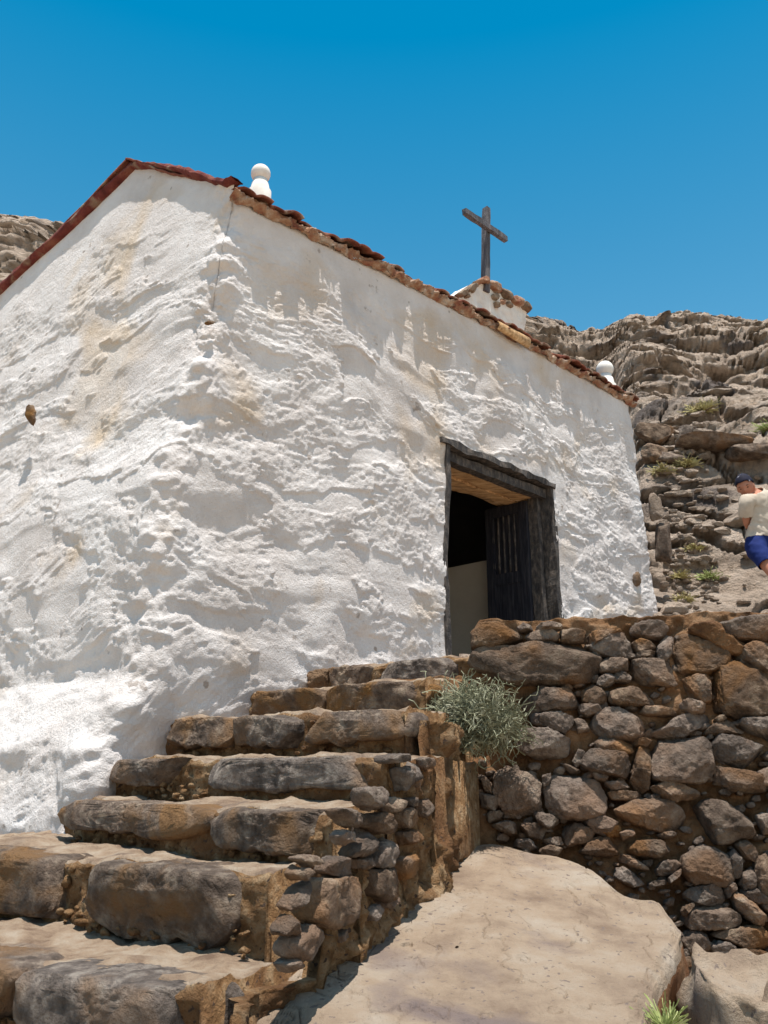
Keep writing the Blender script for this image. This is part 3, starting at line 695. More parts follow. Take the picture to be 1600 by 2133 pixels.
# ------------------------------------------------------------------ the staircase
STEPS = [((-.446, 5.56), (.50, 4.80), .60), ((-.762, 5.22), (.215, 4.40), .43), ((-1.12, 4.83), (.103, 3.89), .257), ((-1.33, 4.62), (.035, 3.54), .055),
         ((-1.50, 4.45), (-.164, 3.20), -.131), ((-1.70, 4.02), (-.375, 3.06), -.315), ((-1.45, 3.24), (-.485, 2.68), -.565), ((-1.5, 2.75), (-.62, 2.22), -.80), ((-1.6, 2.3), (-.78, 1.8), -1.03), ((-1.7, 1.9), (-.95, 1.4), -1.26)]
stair = empty('stone_staircase', (-.9, 3.4, -1.3), 'rough stone staircase climbing along the white wall, dark basalt risers set in clay', 'staircase')
SD = np.array((.78, 1.79, 0)); SD /= np.linalg.norm(SD); SN = np.array((SD[1], -SD[0], 0))
SIDE_P = Vector((-.430, 2.64, 0)); SIDE_N = Vector(SN)
BRICKS = {0: [(660, 688, 0), (688, 776, 1), (778, 975, 1)], 1: [(528, 676, 1), (690, 888, 1)], 2: [(362, 500, 1), (506, 632, 1), (640, 850, 1)], 3: [(246, 402, 1), (440, 832, 1)],
          4: [(140, 470, 1), (471, 706, 1)], 5: [(-160, 170, 1), (214, 492, 1)], 6: [(-200, 62, 1), (72, 432, 1)]}
def build_step(k):
    (xl, yl), (xr, yr), z = STEPS[k]
    A = np.array((xl, yl)); B = np.array((xr, yr)); e = B-A; Ln = np.linalg.norm(e); e /= Ln; nrm = np.array((e[1], -e[0]))
    if nrm[1] > 0: nrm = -nrm
    ext = (.5, .5, .5, .28, .06)[k] if k < 5 else 1.6
    A2 = A-e*ext; Ln2 = Ln+ext
    st = STEPS[k+1][2] if k+1 < len(STEPS) else -1.5
    back = 1.05 if k > 0 else 1.7
    # clay body: profile swept along the nosing: back, tread, rounded lip, riser, foot
    hgt = z-st
    nu = int(Ln2/.02); us = np.linspace(0, Ln2, nu)
    prof = [(-back, -.02)]+[(-back*(1-t), -.012*(1-t)) for t in np.linspace(.04, .955, 34)]+[(-.02, -.004), (-.006, -.014), (.004, -.034)]+[(.004-.012*t, -.034-(hgt-.034+.05)*t) for t in np.linspace(.04, 1, 20)]+[(-.04, -hgt-.25)]
    P = []
    for (o_, dz) in prof:
        base = A2[None]+e[None]*us[:, None]
        # the body stops at the side wall, whatever its depth
        p0 = A2+nrm*o_; dn = np.array((-SD[1], SD[0])); uend = ((B-p0) @ dn)/(e @ dn)
        uq = us/Ln2*min(uend, Ln2+.0+max(0, 0))
        base = A2[None]+e[None]*uq[:, None]
        bow = .025*np.sin(us/Ln2*pi*2+k)+.02*noise(us*2.2, us*0, us*0, 200+k)
        x = base[:, 0]+nrm[0]*(o_+bow); y = base[:, 1]+nrm[1]*(o_+bow)
        zz = np.full_like(x, z+dz)
        rs = 1.0 if dz < -.02 else .3
        nz = fbm(x*7, y*7, zz*7+k, 4, 210+k, .6)*.022*rs+ridged(x*14, y*14, zz*14, 3, 230)*.009*(rs-.2)
        x = x+nrm[0]*nz; y = y+nrm[1]*nz; zz = zz+((fbm(x*3, y*3, x*0+k, 5, 240, .6)*.020+np.maximum(0, ridged(x*7, y*7, x*0, 3, 242)-.3)*.010) if rs < 1 else nz*.3)
        P.append(np.stack([x, y, zz], -1))
    P = np.array(P); npf = len(prof)
    V = P.reshape(-1, 3); Fq = gridf(npf, nu, flip=True).tolist()
    # the open right end is closed by a curtain down to the foot
    last = [i*nu+nu-1 for i in range(npf)]; c0 = len(V); cur = V[last].copy(); cur[:, 2] = st-.25
    V = np.vstack([V, cur]); Fq += [[last[i], last[i+1], c0+i+1, c0+i] for i in range(npf-1)]
    o = obj('step', V, Fq, [M['clay'], M['tread']], stair)
    mi = [1 if max(f.vertices) < 37*nu else 0 for f in o.data.polygons]
    o.data.polygons.foreach_set('material_index', mi)
    # riser stones
    P0 = Vector((A[0], A[1], z)); N = Vector((nrm[0], nrm[1], 0)); U = Vector((e[0], e[1], 0))
    for j, (x0, x1, big) in enumerate(BRICKS.get(k, [])):
        def upos(px):
            l = (px-800)/(F*CP-(1066.5-1500)*SP)
            return (l*A[1]-A[0])/(e[0]-l*e[1])
        yy = {0: 1385, 1: 1445, 2: 1500, 3: 1590, 4: 1700, 5: 1850, 6: 2050}[k]
        def upos(px, yy=yy):
            fw = F*CP-(1066.5-yy)*SP; l = (px-800)/fw
            return (l*A[1]-A[0])/(e[0]-l*e[1])
        u0, u1 = upos(x0), upos(x1)
        fill = {0: .85, 1: .8, 2: .68, 3: .6, 4: .80 if j else .66, 5: .92, 6: .78}[k]
        if k == 3 and j == 1: fill = .68
        hh = hgt*fill; cc = P0+U*((u0+u1)/2)+Vector((0, 0, -hh/2-.004))
        wv = (u1-u0)/2*1.05; hh *= 1.06
        # irregular outline: flat top, drooping uneven underside
        rr = random.Random(k*31+j)
        pts = []
        m = 9
        for q in range(m+1):
            t = q/m; sag = rr.uniform(-.10, .14)*hh
            edge = .25*hh if q in (0, m) else 0
            pts.append(((-1+2*t)*wv, -hh/2+edge+sag))
        for q in range(m+1):
            t = q/m; pts.append(((1-2*t)*wv, hh/2-(.14*hh if q in (0, m) else rr.uniform(0, .06)*hh)))
        V, Fc = stone_from_poly(np.array(cc), np.array(U), np.array((0, 0, 1.)), np.array(N), pts, .13, 300+k*10+j, lod=5, m=8, cuts=4, rough=.06 if big else .1, push=-.042)
        # keep the tread side level
        V[:, 2] = np.where(V[:, 2] > z+.012, z+.012+(V[:, 2]-z-.012)*.25, V[:, 2])
        obj('riser_stone', V, Fc, M['step_stone'], o)
    # crumbs of clay and small rubble at the foot of the riser and between its stones
    rr = np.random.RandomState(800+k); S, Fi = ICO[2]; vs = []; fs = []; n = 0
    nrub = int(Ln*(60 if k < 7 else 20))
    for q in range(nrub):
        u = rr.uniform(.08, Ln-.03); r = rr.uniform(.007, .022)*(1 if rr.rand() < .85 else 1.6)
        zz = -hgt+abs(rr.normal())*hgt*.26 if rr.rand() < .8 else -rr.rand()*hgt
        if zz > -.03: continue
        cc = A+e*u+nrm*(.006+rr.rand()*.012+(.03*rr.rand() if zz < -hgt*.85 else 0)); sc3 = r*np.array((rr.uniform(.8, 1.5), rr.uniform(.7, 1.1), rr.uniform(.6, 1)))
        Q0 = S.copy()
        for _c in range(5):
            nv = rr.normal(size=3); nv /= np.linalg.norm(nv); h = Q0 @ nv; Q0 = Q0-np.outer(np.maximum(0, h-rr.uniform(.35, .8)), nv)
        Q = Q0*(1+.22*fbm(S[:, 0]*1.5+q, S[:, 1]*1.5, S[:, 2]*1.5, 2, q)[:, None])*sc3; an = rr.rand()*6; Q = np.stack([Q[:, 0]*cos(an)-Q[:, 1]*sin(an), Q[:, 0]*sin(an)+Q[:, 1]*cos(an), Q[:, 2]], -1)
        vs.append(Q+np.array((cc[0], cc[1], z+zz))); fs.append(Fi+n); n += len(S)
    ru = obj('rubble', np.vstack(vs), np.vstack(fs), M['clay'], o); tag(ru, kind='stuff')
for k in range(len(STEPS)): build_step(k)
SIDE_STONES = [[(795, 1575), (840, 1570), (852, 1582), (800, 1592)], [(822, 1600), (850, 1598), (857, 1640), (835, 1647)], [(860, 1608), (873, 1612), (870, 1642), (860, 1640)],
 [(805, 1675), (815, 1662), (836, 1668), (835, 1680), (810, 1692)], [(845, 1665), (864, 1660), (863, 1678), (848, 1680)], [(830, 1690), (845, 1684), (862, 1692), (857, 1720), (838, 1728)],
 [(833, 1735), (862, 1724), (867, 1750), (845, 1762)], [(758, 1702), (790, 1692), (822, 1700), (815, 1725), (790, 1738), (765, 1722)], [(690, 1686), (720, 1684), (742, 1705), (744, 1728), (718, 1718)],
 [(715, 1782), (748, 1752), (772, 1733), (777, 1768), (740, 1788)], [(770, 1795), (788, 1760), (805, 1745), (823, 1755), (818, 1785), (800, 1806), (772, 1807)],
 [(818, 1795), (850, 1778), (869, 1785), (865, 1810), (835, 1832)], [(766, 1812), (815, 1808), (829, 1835), (822, 1865), (790, 1878), (765, 1860)], [(668, 1817), (690, 1784), (720, 1788), (730, 1815), (700, 1826)],
 [(612, 1786), (640, 1782), (668, 1795), (640, 1803)], [(608, 1820), (625, 1804), (640, 1820), (620, 1834)], [(628, 1852), (642, 1830), (672, 1830), (720, 1822), (742, 1832), (752, 1870), (735, 1910), (690, 1932), (642, 1922), (612, 1890)],
 [(594, 1887), (618, 1855), (640, 1833), (627, 1872), (602, 1898)], [(578, 1936), (600, 1904), (620, 1920), (611, 1946), (586, 1948)], [(588, 1970), (620, 1930), (656, 1924), (674, 1955), (660, 1976), (620, 2002), (590, 1992)],
 [(582, 2008), (610, 1995), (634, 2000), (600, 2024)], [(748, 1642), (790, 1640), (802, 1668), (772, 1690), (752, 1670)], [(878, 1580), (895, 1580), (894, 1602), (880, 1600)], [(874, 1668), (892, 1666), (892, 1697), (876, 1702)],
 [(745, 1790), (765, 1788), (768, 1806), (748, 1810)], [(700, 1740), (716, 1730), (738, 1738), (712, 1760)], [(790, 1880), (815, 1868), (826, 1880), (800, 1892)], [(756, 1905), (775, 1885), (790, 1896), (768, 1918)], [(690, 1945), (710, 1935), (722, 1942), (700, 1962)]]
def build_side():
    nu, nz = 150, 90
    u = np.linspace(-.35, 1.86, nu)
    rpts = sorted([((Vector((xr, yr, 0))-SIDE_P).dot(Vector(SD)), z) for (_, (xr, yr), z) in STEPS])
    topz = np.interp(u, [p[0] for p in rpts], [p[1] for p in rpts])
    # stepped top a little under each tread
    tz = np.full(nu, -1.3)
    for (uu, z) in rpts:
        tz = np.maximum(tz, np.where(u > uu+.05, z-.05, -1.3))
    botz = np.full(nu, -1.35)
    P = []
    for q in np.linspace(0, 1, nz):
        z = botz*(1-q)+tz*q
        base = np.array(SIDE_P)[None]+SD[None]*u[:, None]
        lean = (.05*(tz-z)).clip(0, .05)+.03*sstep(.5, -.3, u)*sstep(-.5, -.9, z)
        d = .05+.0*sstep(1.0, 1.6, u)-.05*sstep(.9, .2, u)*sstep(-.4, -.7, z)+lean+fbm(u*6, z*6, z*0, 5, 251, .65)*.040+ridged(u*15, z*15, z*0, 3, 253)*.014
        p = base+SN[None]*d[:, None]; p[:, 2] = z; P.append(p)
    # close backwards at the top and at the end of the wall
    P.append(P[-1]-SN[None]*.05)
    V = np.array(P)
    side = obj('side_wall', V.reshape(-1, 3), gridf(nz+1, nu), M['clay'], stair)
    # end face of the pillar turning into the recess
    E = V[:nz, -1]; n2 = 30; Q = []
    for t in np.linspace(0, 1, n2):
        q = E-SN[None]*(t*.55)+SD[None]*(.03*np.sin(t*pi))[..., None]
        q = q+SD[None]*(fbm(q[:, 2]*7, q[:, 2]*0+t*3, q[:, 2]*0, 4, 257)*.02*(1 if t > 0 else 0))[:, None]
        Q.append(q)
    obj('side_wall_end', np.array(Q).reshape(-1, 3), gridf(n2, nz), M['wallclay'], stair)
    for k, pl in enumerate(SIDE_STONES):
        V, Fc = px_stone(pl, SIDE_P+SIDE_N*.09, SIDE_N, .05, 600+k, lod=4, rough=.09)
        obj('side_stone', V, Fc, M['stone'], stair)
build_side()

# ------------------------------------------------------------------ the terrace wall
TP = Vector((.3, 4.78, .7)); tdir = Vector((1.7, -.22, 0)).normalized(); TN0 = Vector((0, 0, 1)).cross(tdir)*-1
TN0 = Vector((tdir.y, -tdir.x, 0)); slope = Vector((0, 0, 1))-TN0*.16; slope.normalize()
TN = tdir.cross(slope); TN.normalize()
if TN.y > 0: TN = -TN
twall = empty('terrace_wall', (1.6, 4.7, -1.0), 'dry stone retaining wall of brown rounded stones and clay in front of the doorway', 'stone wall')
TST = """985,1318 995,1306 1020,1302 1075,1305 1088,1320 1090,1338 1030,1350 984,1352|1078,1306 1090,1300 1108,1305 1110,1313 1085,1314|1110,1308 1140,1302 1168,1304 1168,1312 1112,1314|1094,1320 1115,1313 1160,1312 1166,1325 1157,1336 1105,1339|1168,1316 1190,1312 1220,1318 1215,1337 1170,1338|1218,1322 1270,1316 1312,1312 1282,1322 1235,1345 1222,1336|980,1372 1000,1353 1030,1352 1075,1352 1130,1340 1200,1338 1235,1352 1245,1375 1246,1410 1220,1420 1150,1423 1060,1424 1020,1402 985,1392|1085,1468 1105,1450 1130,1438 1180,1438 1209,1450 1206,1470 1180,1479 1110,1483|1213,1440 1235,1429 1252,1435 1264,1460 1245,1468 1215,1462|1244,1418 1262,1406 1279,1410 1281,1421 1262,1430 1247,1428|1249,1375 1280,1373 1305,1375 1305,1396 1295,1403 1252,1400|1228,1346 1250,1328 1280,1320 1302,1325 1318,1352 1316,1369 1280,1371 1250,1362|1100,1486 1165,1486 1190,1496 1194,1536 1150,1520 1110,1506|1195,1500 1208,1497 1233,1520 1205,1526|1231,1510 1240,1490 1260,1478 1290,1479 1320,1494 1350,1518 1351,1536 1320,1541 1250,1538 1233,1525|1080,1560 1090,1522 1140,1520 1186,1545 1189,1566 1160,1583 1110,1576|1205,1470 1245,1470 1252,1480 1225,1491 1205,1482|1313,1303 1330,1297 1380,1299 1389,1315 1380,1331 1345,1329 1317,1320|1315,1341 1335,1334 1358,1342 1367,1358 1330,1359|1324,1363 1345,1359 1366,1362 1361,1373 1328,1372|1369,1350 1385,1327 1401,1335 1396,1365 1386,1379 1370,1376|1395,1360 1410,1340 1425,1321 1450,1328 1490,1339 1517,1368 1513,1386 1480,1401 1430,1403 1400,1381|1432,1318 1445,1301 1475,1297 1496,1307 1508,1330 1540,1330 1562,1340 1542,1361 1510,1362 1470,1334|1495,1297 1540,1291 1602,1288 1604,1331 1560,1335 1505,1329|1520,1366 1560,1345 1595,1342 1602,1402 1560,1386|1309,1400 1320,1379 1350,1377 1393,1380 1406,1395 1414,1420 1400,1429 1340,1423 1315,1413|1280,1406 1290,1402 1316,1412 1310,1421 1282,1420|1419,1415 1440,1409 1476,1407 1477,1461 1465,1463 1440,1448|1480,1420 1495,1395 1520,1385 1560,1386 1590,1394 1612,1430 1607,1481 1570,1496 1530,1493 1495,1481 1483,1455|1269,1450 1285,1434 1320,1434 1345,1447 1369,1465 1340,1471 1290,1469 1272,1463|1320,1480 1350,1473 1400,1480 1420,1490 1350,1492|1354,1526 1385,1515 1400,1500 1430,1487 1470,1489 1481,1500 1450,1520 1425,1533 1370,1535|1464,1526 1490,1508 1512,1495 1526,1515 1551,1526 1500,1531|1525,1500 1560,1499 1612,1497 1612,1541 1570,1526|1354,1560 1365,1541 1400,1539 1450,1535 1471,1545 1481,1590 1485,1611 1460,1626 1400,1631 1362,1621 1351,1590|1314,1600 1325,1565 1340,1556 1354,1565 1353,1600 1351,1640 1338,1651 1322,1641 1312,1620|1479,1555 1500,1533 1540,1539 1590,1560 1597,1590 1550,1601 1490,1581|1240,1545 1285,1543 1316,1550 1316,1570 1290,1573 1245,1563|1319,1546 1340,1540 1356,1545 1345,1556 1321,1553|1034,1611 1060,1599 1090,1604 1126,1635 1123,1680 1120,1690 1055,1701 1029,1650|1134,1650 1150,1620 1165,1609 1200,1614 1246,1630 1263,1675 1256,1696 1200,1708 1160,1701 1139,1675|1003,1625 1022,1623 1024,1652 1010,1646|999,1655 1015,1648 1041,1670 1031,1689 1005,1681|1005,1693 1050,1690 1046,1703 1020,1713|1023,1720 1055,1710 1073,1715 1077,1736 1060,1739|1081,1725 1102,1709 1139,1727 1126,1746 1090,1741|1110,1692 1150,1700 1170,1715 1140,1726 1120,1712|1172,1718 1210,1716 1237,1735 1227,1756 1178,1761|1210,1704 1260,1704 1287,1715 1263,1741 1235,1730|1205,1776 1240,1745 1265,1747 1291,1770 1275,1783 1230,1781|1062,1760 1080,1749 1105,1751 1119,1768 1100,1773|1130,1750 1165,1745 1173,1760 1145,1763|1121,1773 1145,1762 1171,1768 1160,1782 1130,1782|1060,1776 1100,1771 1111,1781 1070,1785|1130,1620 1148,1614 1143,1641 1132,1640|1194,1586 1205,1561 1223,1564 1213,1590 1200,1599|1212,1590 1230,1565 1265,1567 1300,1572 1310,1600 1301,1619 1240,1609 1215,1601|1165,1588 1190,1598 1211,1608 1190,1612|1234,1612 1265,1618 1264,1628 1240,1623|1260,1630 1300,1628 1312,1640 1275,1646|1264,1651 1300,1649 1341,1656 1331,1667 1275,1665|1280,1671 1290,1665 1340,1668 1390,1669 1416,1685 1427,1706 1416,1726 1385,1734 1340,1723 1300,1706 1282,1690|1354,1641 1370,1632 1410,1632 1451,1650 1452,1663 1400,1669 1370,1656|1345,1663 1365,1655 1379,1660 1360,1669|1447,1685 1470,1669 1510,1671 1546,1695 1571,1720 1577,1743 1540,1746 1495,1758 1475,1741 1464,1715|1299,1766 1320,1754 1360,1751 1396,1756 1391,1776 1370,1786 1320,1781|1281,1770 1300,1777 1331,1795 1356,1813 1330,1809 1295,1796|1269,1811 1295,1807 1326,1820 1341,1840 1320,1846 1285,1831|1366,1810 1380,1796 1410,1792 1416,1805 1395,1823 1370,1823|1424,1785 1450,1767 1490,1769 1513,1785 1526,1830 1511,1843 1450,1839 1425,1820|1514,1780 1530,1769 1546,1800 1544,1823 1530,1829 1519,1805|1527,1755 1550,1749 1571,1770 1576,1796 1550,1786|1545,1820 1570,1804 1573,1850 1550,1853 1540,1840|1574,1790 1602,1780 1617,1820 1607,1877 1580,1851 1572,1820|1389,1829 1419,1810 1416,1823 1395,1840|1349,1839 1390,1832 1386,1843 1355,1847|1367,1739 1395,1733 1416,1738 1385,1747|1574,1700 1602,1699 1612,1731 1590,1736|1289,1736 1315,1728 1321,1740 1300,1749|1424,1861 1445,1848 1490,1843 1509,1850 1509,1876 1500,1886 1460,1885 1430,1873|1510,1851 1525,1839 1534,1850 1515,1873|1524,1870 1535,1857 1560,1877 1597,1910 1591,1926 1570,1923 1535,1896|1539,1855 1570,1851 1602,1869 1602,1883 1570,1879|1421,1915 1435,1895 1450,1883 1500,1885 1541,1910 1536,1929 1490,1936 1440,1936|1417,1895 1440,1881 1443,1890 1425,1909|1419,1960 1430,1941 1465,1941 1479,1970 1471,1986 1440,1986|1481,1972 1490,1961 1520,1964 1541,1995 1505,1999 1485,1986|1474,1945 1540,1934 1602,1924 1612,1971 1560,1979 1520,1962|1539,1975 1575,1979 1602,1985 1602,2001 1560,2001|1409,1986 1430,1977 1446,1985 1425,1993|1409,1996 1450,1994 1441,2011 1405,2016|1509,2010 1560,2004 1612,1999 1612,2036 1560,2031|1524,2022 1550,2025 1591,2040 1586,2049 1535,2047|1410,1470 1430,1460 1470,1468 1474,1482 1440,1486|1486,1500 1505,1490 1512,1497 1495,1506|1484,1600 1530,1606 1600,1620 1590,1650 1530,1650 1492,1630|1575,1610 1604,1600 1606,1640 1580,1640|1240,1712 1290,1722 1296,1740 1262,1744"""
TPOLY = [[tuple(float(c) for c in q.split(',')) for q in s_.split()] for s_ in TST.split('|')]
def inpoly(x, y, pl):
    c = False; n = len(pl)
    for i in range(n):
        x1, y1 = pl[i]; x2, y2 = pl[(i+1) % n]
        if (y1 > y) != (y2 > y) and x < (x2-x1)*(y-y1)/(y2-y1)+x1: c = not c
    return c
def build_twall():
    # clay and earth behind the stones
    nu, nz = 330, 200
    u = np.linspace(-.35, 3.6, nu); v = np.linspace(-2.1, .155, nz)
    UU, VV = np.meshgrid(u, v)
    topu = .10+.02*fbm(u*4, u*0, u*0, 3, 261)-.34*sstep(.21, .16, u)
    VV = np.minimum(VV, topu[None]-.0)
    d = -.06+fbm(UU*5, VV*5, UU*0, 4, 263, .6)*.04+ridged(UU*13, VV*13, UU*0, 3, 265)*.010+.05*sstep(.38, .0, UU)*sstep(-.45, -.75, VV)
    V = np.array(TP)[None, None]+UU[..., None]*np.array(tdir)+VV[..., None]*np.array(slope)+d[..., None]*np.array(TN)
    back = V[-1:]-np.array(TN)[None, None]*.6
    V = np.concatenate([V, back], 0)
    obj('clay_core', V.reshape(-1, 3), gridf(nz+1, nu), M['wallclay'], twall)
    A = np.array([0]); sizes = []
    for k, pl in enumerate(TPOLY):
        xs = [p[0] for p in pl]; ys = [p[1] for p in pl]; area = (max(xs)-min(xs))*(max(ys)-min(ys))
        cxp, cyp = sum(xs)/len(xs), sum(ys)/len(ys)
        pl = [(cxp+(x-cxp)*1.05, cyp+(y-cyp)*1.07) for x, y in pl]
        V, Fc = px_stone(pl, TP+TN*.0, TN, .075, 700+k, lod=5 if area > 3000 else 4, m=4.0 if k != 34 else 8, rough=.07, cuts=8, push=random.Random(k).uniform(-.012, .016))
        obj('stone', V, Fc, M['wallclay'] if k == 22 else M['stone'], twall)
    # chinking chips in the joints (and larger random stones beyond the picture)
    vs = []; fs = []; n = 0; rr = random.Random(5)
    S, Fi = ICO[3]
    cnt = 0
    placed = []
    for _ in range(5200):
        x = rr.uniform(1000, 1760); y = rr.uniform(1320, 2200)
        inside = any(inpoly(x, y, p) for p in TPOLY)
        if inside or (x < 1110 and y < 1590): continue
        big = x > 1612
        w_ = rr.uniform(22, 46) if big else rr.uniform(6, 17); h_ = w_*rr.uniform(.35, .75)
        if any((x-a)**2/(w_+b)**2+(y-c)**2/(h_+d_)**2 < .62 for a, b, c, d_ in placed[-600:]): continue
        placed.append((x, w_, y, h_))
        an0 = rr.uniform(-.4, .4)
        pl = [(x+w_*cos(a)*cos(an0)-h_*sin(a)*sin(an0), y+w_*cos(a)*sin(an0)+h_*sin(a)*cos(an0)) for a in [q+rr.uniform(-.3, .3) for q in np.linspace(0, 2*pi, 7)[:-1]]]
        V, Fc = px_stone(pl, TP-TN*(.0 if big else .02), TN, .045, 900+cnt, lod=3, rough=.14)
        vs.append(V); fs.append(Fc+n); n += len(V); cnt += 1
        if cnt > 420: break
    o = obj('chinking', np.vstack(vs), np.vstack(fs), M['stone'], twall); tag(o, kind='stuff')
build_twall()

# ------------------------------------------------------------------ the big slab in the foreground and the loose boulders
def build_slab():
    b = .207
    P = Vector((.29, 4.43, -.375)); N = Vector((.02, -b, 1)).normalized()
    out = [(500, 2150), (520, 2122), (600, 2015), (700, 1925), (770, 1872), (830, 1828), (880, 1800), (930, 1768), (1040, 1768), (1100, 1778), (1150, 1784), (1200, 1797), (1240, 1815), (1290, 1850), (1330, 1866), (1370, 1866), (1395, 1893), (1417, 1925), (1405, 1960), (1392, 1990), (1368, 2040), (1345, 2090), (1322, 2133), (1290, 2200), (1230, 2330), (900, 2500), (600, 2450), (420, 2300)]
    pts = [onplane(x, y, P, N) for x, y in out]
    C = Vector((.25, 3.35, 0)); 
    # polar grid over the outline
    xy = np.array([(p.x-C.x, p.y-C.y) for p in pts])
    nt, nr = 620, 260
    th = np.linspace(-pi, pi, nt+1)[:-1]; R = polyR(xy.tolist(), th)
    k = np.ones(5)/5; R = np.convolve(np.r_[R[-2:], R, R[:2]], k, 'valid')
    R = R*(1+.006*fbm(np.cos(th)*6, np.sin(th)*6, th*0, 4, 271))
    rows = []
    qs = np.concatenate([np.linspace(.002, 1, nr)**.75, ])
    for q in qs:
        x = C.x+R*q*np.cos(th); y = C.y+R*q*np.sin(th)
        z = P.z+b*(y-P.y)-.02*(x-P.x)
        edge = R*(1-q)
        z = z-.02*np.exp(-(edge/.02)**2)+.012*fbm(x*1.3, y*1.3, x*0, 3, 273)+.004*fbm(x*14, y*9, x*0, 3, 275)
        # thin exfoliation scales
        lay = (fbm(x*1.4+3, y*1.1, x*0, 5, 277, .6)*.55+.75*y+.5*x)*2.4+.2; z = z+.009*(sstep(.0, .06, lay-np.floor(lay)))
        # hollow with sand at the right, soft ridge down the middle
        z = z-.035*np.exp(-(((x-.98)/.16)**2+((y-3.72)/.22)**2))+.014*np.exp(-(((x-.42-.1*(y-3.6))/.10)**2))*sstep(2.9, 3.6, y)
        ck = np.abs(fbm(x*1.7+.6*fbm(x*3, y*3, x*0, 3, 281), y*1.5, x*0+2, 3, 283)); z = z-.012*np.exp(-(ck/.008)**2)*sstep(.15, .35, noise(x*1.6, y*1.6, x*0, 285))
        rows.append(np.stack([x, y, z], -1))
    top = rows[-1]
    for j, dz in enumerate(np.linspace(.02, .62, 34)):
        x, y = top[:, 0].copy(), top[:, 1].copy(); 
        dx, dy = np.cos(th), np.sin(th); und = .02*min(1, dz/.05)-.05*sstep(.03, .6, dz)
        r_ = und+.02*fbm(x*3, y*3, x*0+dz*4, 4, 279)
        rows.append(np.stack([x+dx*r_, y+dy*r_, top[:, 2]-dz-.035*0], -1))
    V = np.array(rows); nrw = len(rows)
    V = np.concatenate([V, V[:, :1]], 1)
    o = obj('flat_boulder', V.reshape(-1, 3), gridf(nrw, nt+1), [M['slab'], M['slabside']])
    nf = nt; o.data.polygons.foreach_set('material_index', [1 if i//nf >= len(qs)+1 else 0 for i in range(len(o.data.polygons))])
    tag(o, 'huge flat pale boulder filling the foreground between the stairs and the stone wall', 'boulder')
build_slab()
boulder('boulder', (1.20, 3.22, -.93), (.19, .25, .42), M['slab'], 21, 'upright angular pale boulder with a pointed top at the foot of the stone wall', 'loose boulders below the wall', rot=.5, rough=.26, e=.8)
boulder('boulder', (1.50, 3.25, -.98), (.34, .36, .36), M['slab'], 24, 'broad pale boulder with a dark stain in the bottom right corner', 'loose boulders below the wall', rot=-.3, rough=.2, e=.6)
boulder('boulder', (1.22, 2.85, -1.24), (.24, .2, .26), M['slab'], 27, 'low pale boulder nearest the camera, right of the flat slab', 'loose boulders below the wall', rot=.9, rough=.2)

# loose stones and shrubs on the hillside beside the chapel
def sit(px, py): return hill_at(px, py)
for k, (px, py, rx_, rz_, mt, lab) in enumerate([
    (1372, 912, .30, .16, 'stone', 'dark brown rounded rock, topmost of the pile beside the chapel corner'),
    (1362, 938, .20, .13, 'stone', 'reddish rock in the middle of the pile beside the chapel corner'),
    (1388, 950, .22, .10, 'stone', 'low grey rock at the foot of the pile beside the chapel corner'),
    (1422, 905, .13, .17, 'stone', 'small upright rock at the left end of the dark ledge'),
    (1470, 925, .55, .10, 'stone', 'long dark ledge rock lying across the pale slope'),
    (1575, 945, .45, .12, 'stone', 'dark overhanging rock at the right edge of the picture'),
    (1380, 1130, .11, .30, 'stone', 'tall pale stone leaning against the chapel end wall'),
    (1365, 1060, .09, .18, 'hill', 'narrow stone wedged above the tall leaning stone')]):
    p = sit(px, py); d = p.y/9.5
    if k >= 6: p = at(px, py, 9.25)
    boulder('rock', (p.x, p.y-.02, p.z), (rx_*d*.8, rx_*.6*d, rz_*d*.85), M[mt], 40+k, lab, 'loose rocks on the hillside', lod=4, rough=.2, e=.7, cat='rock')

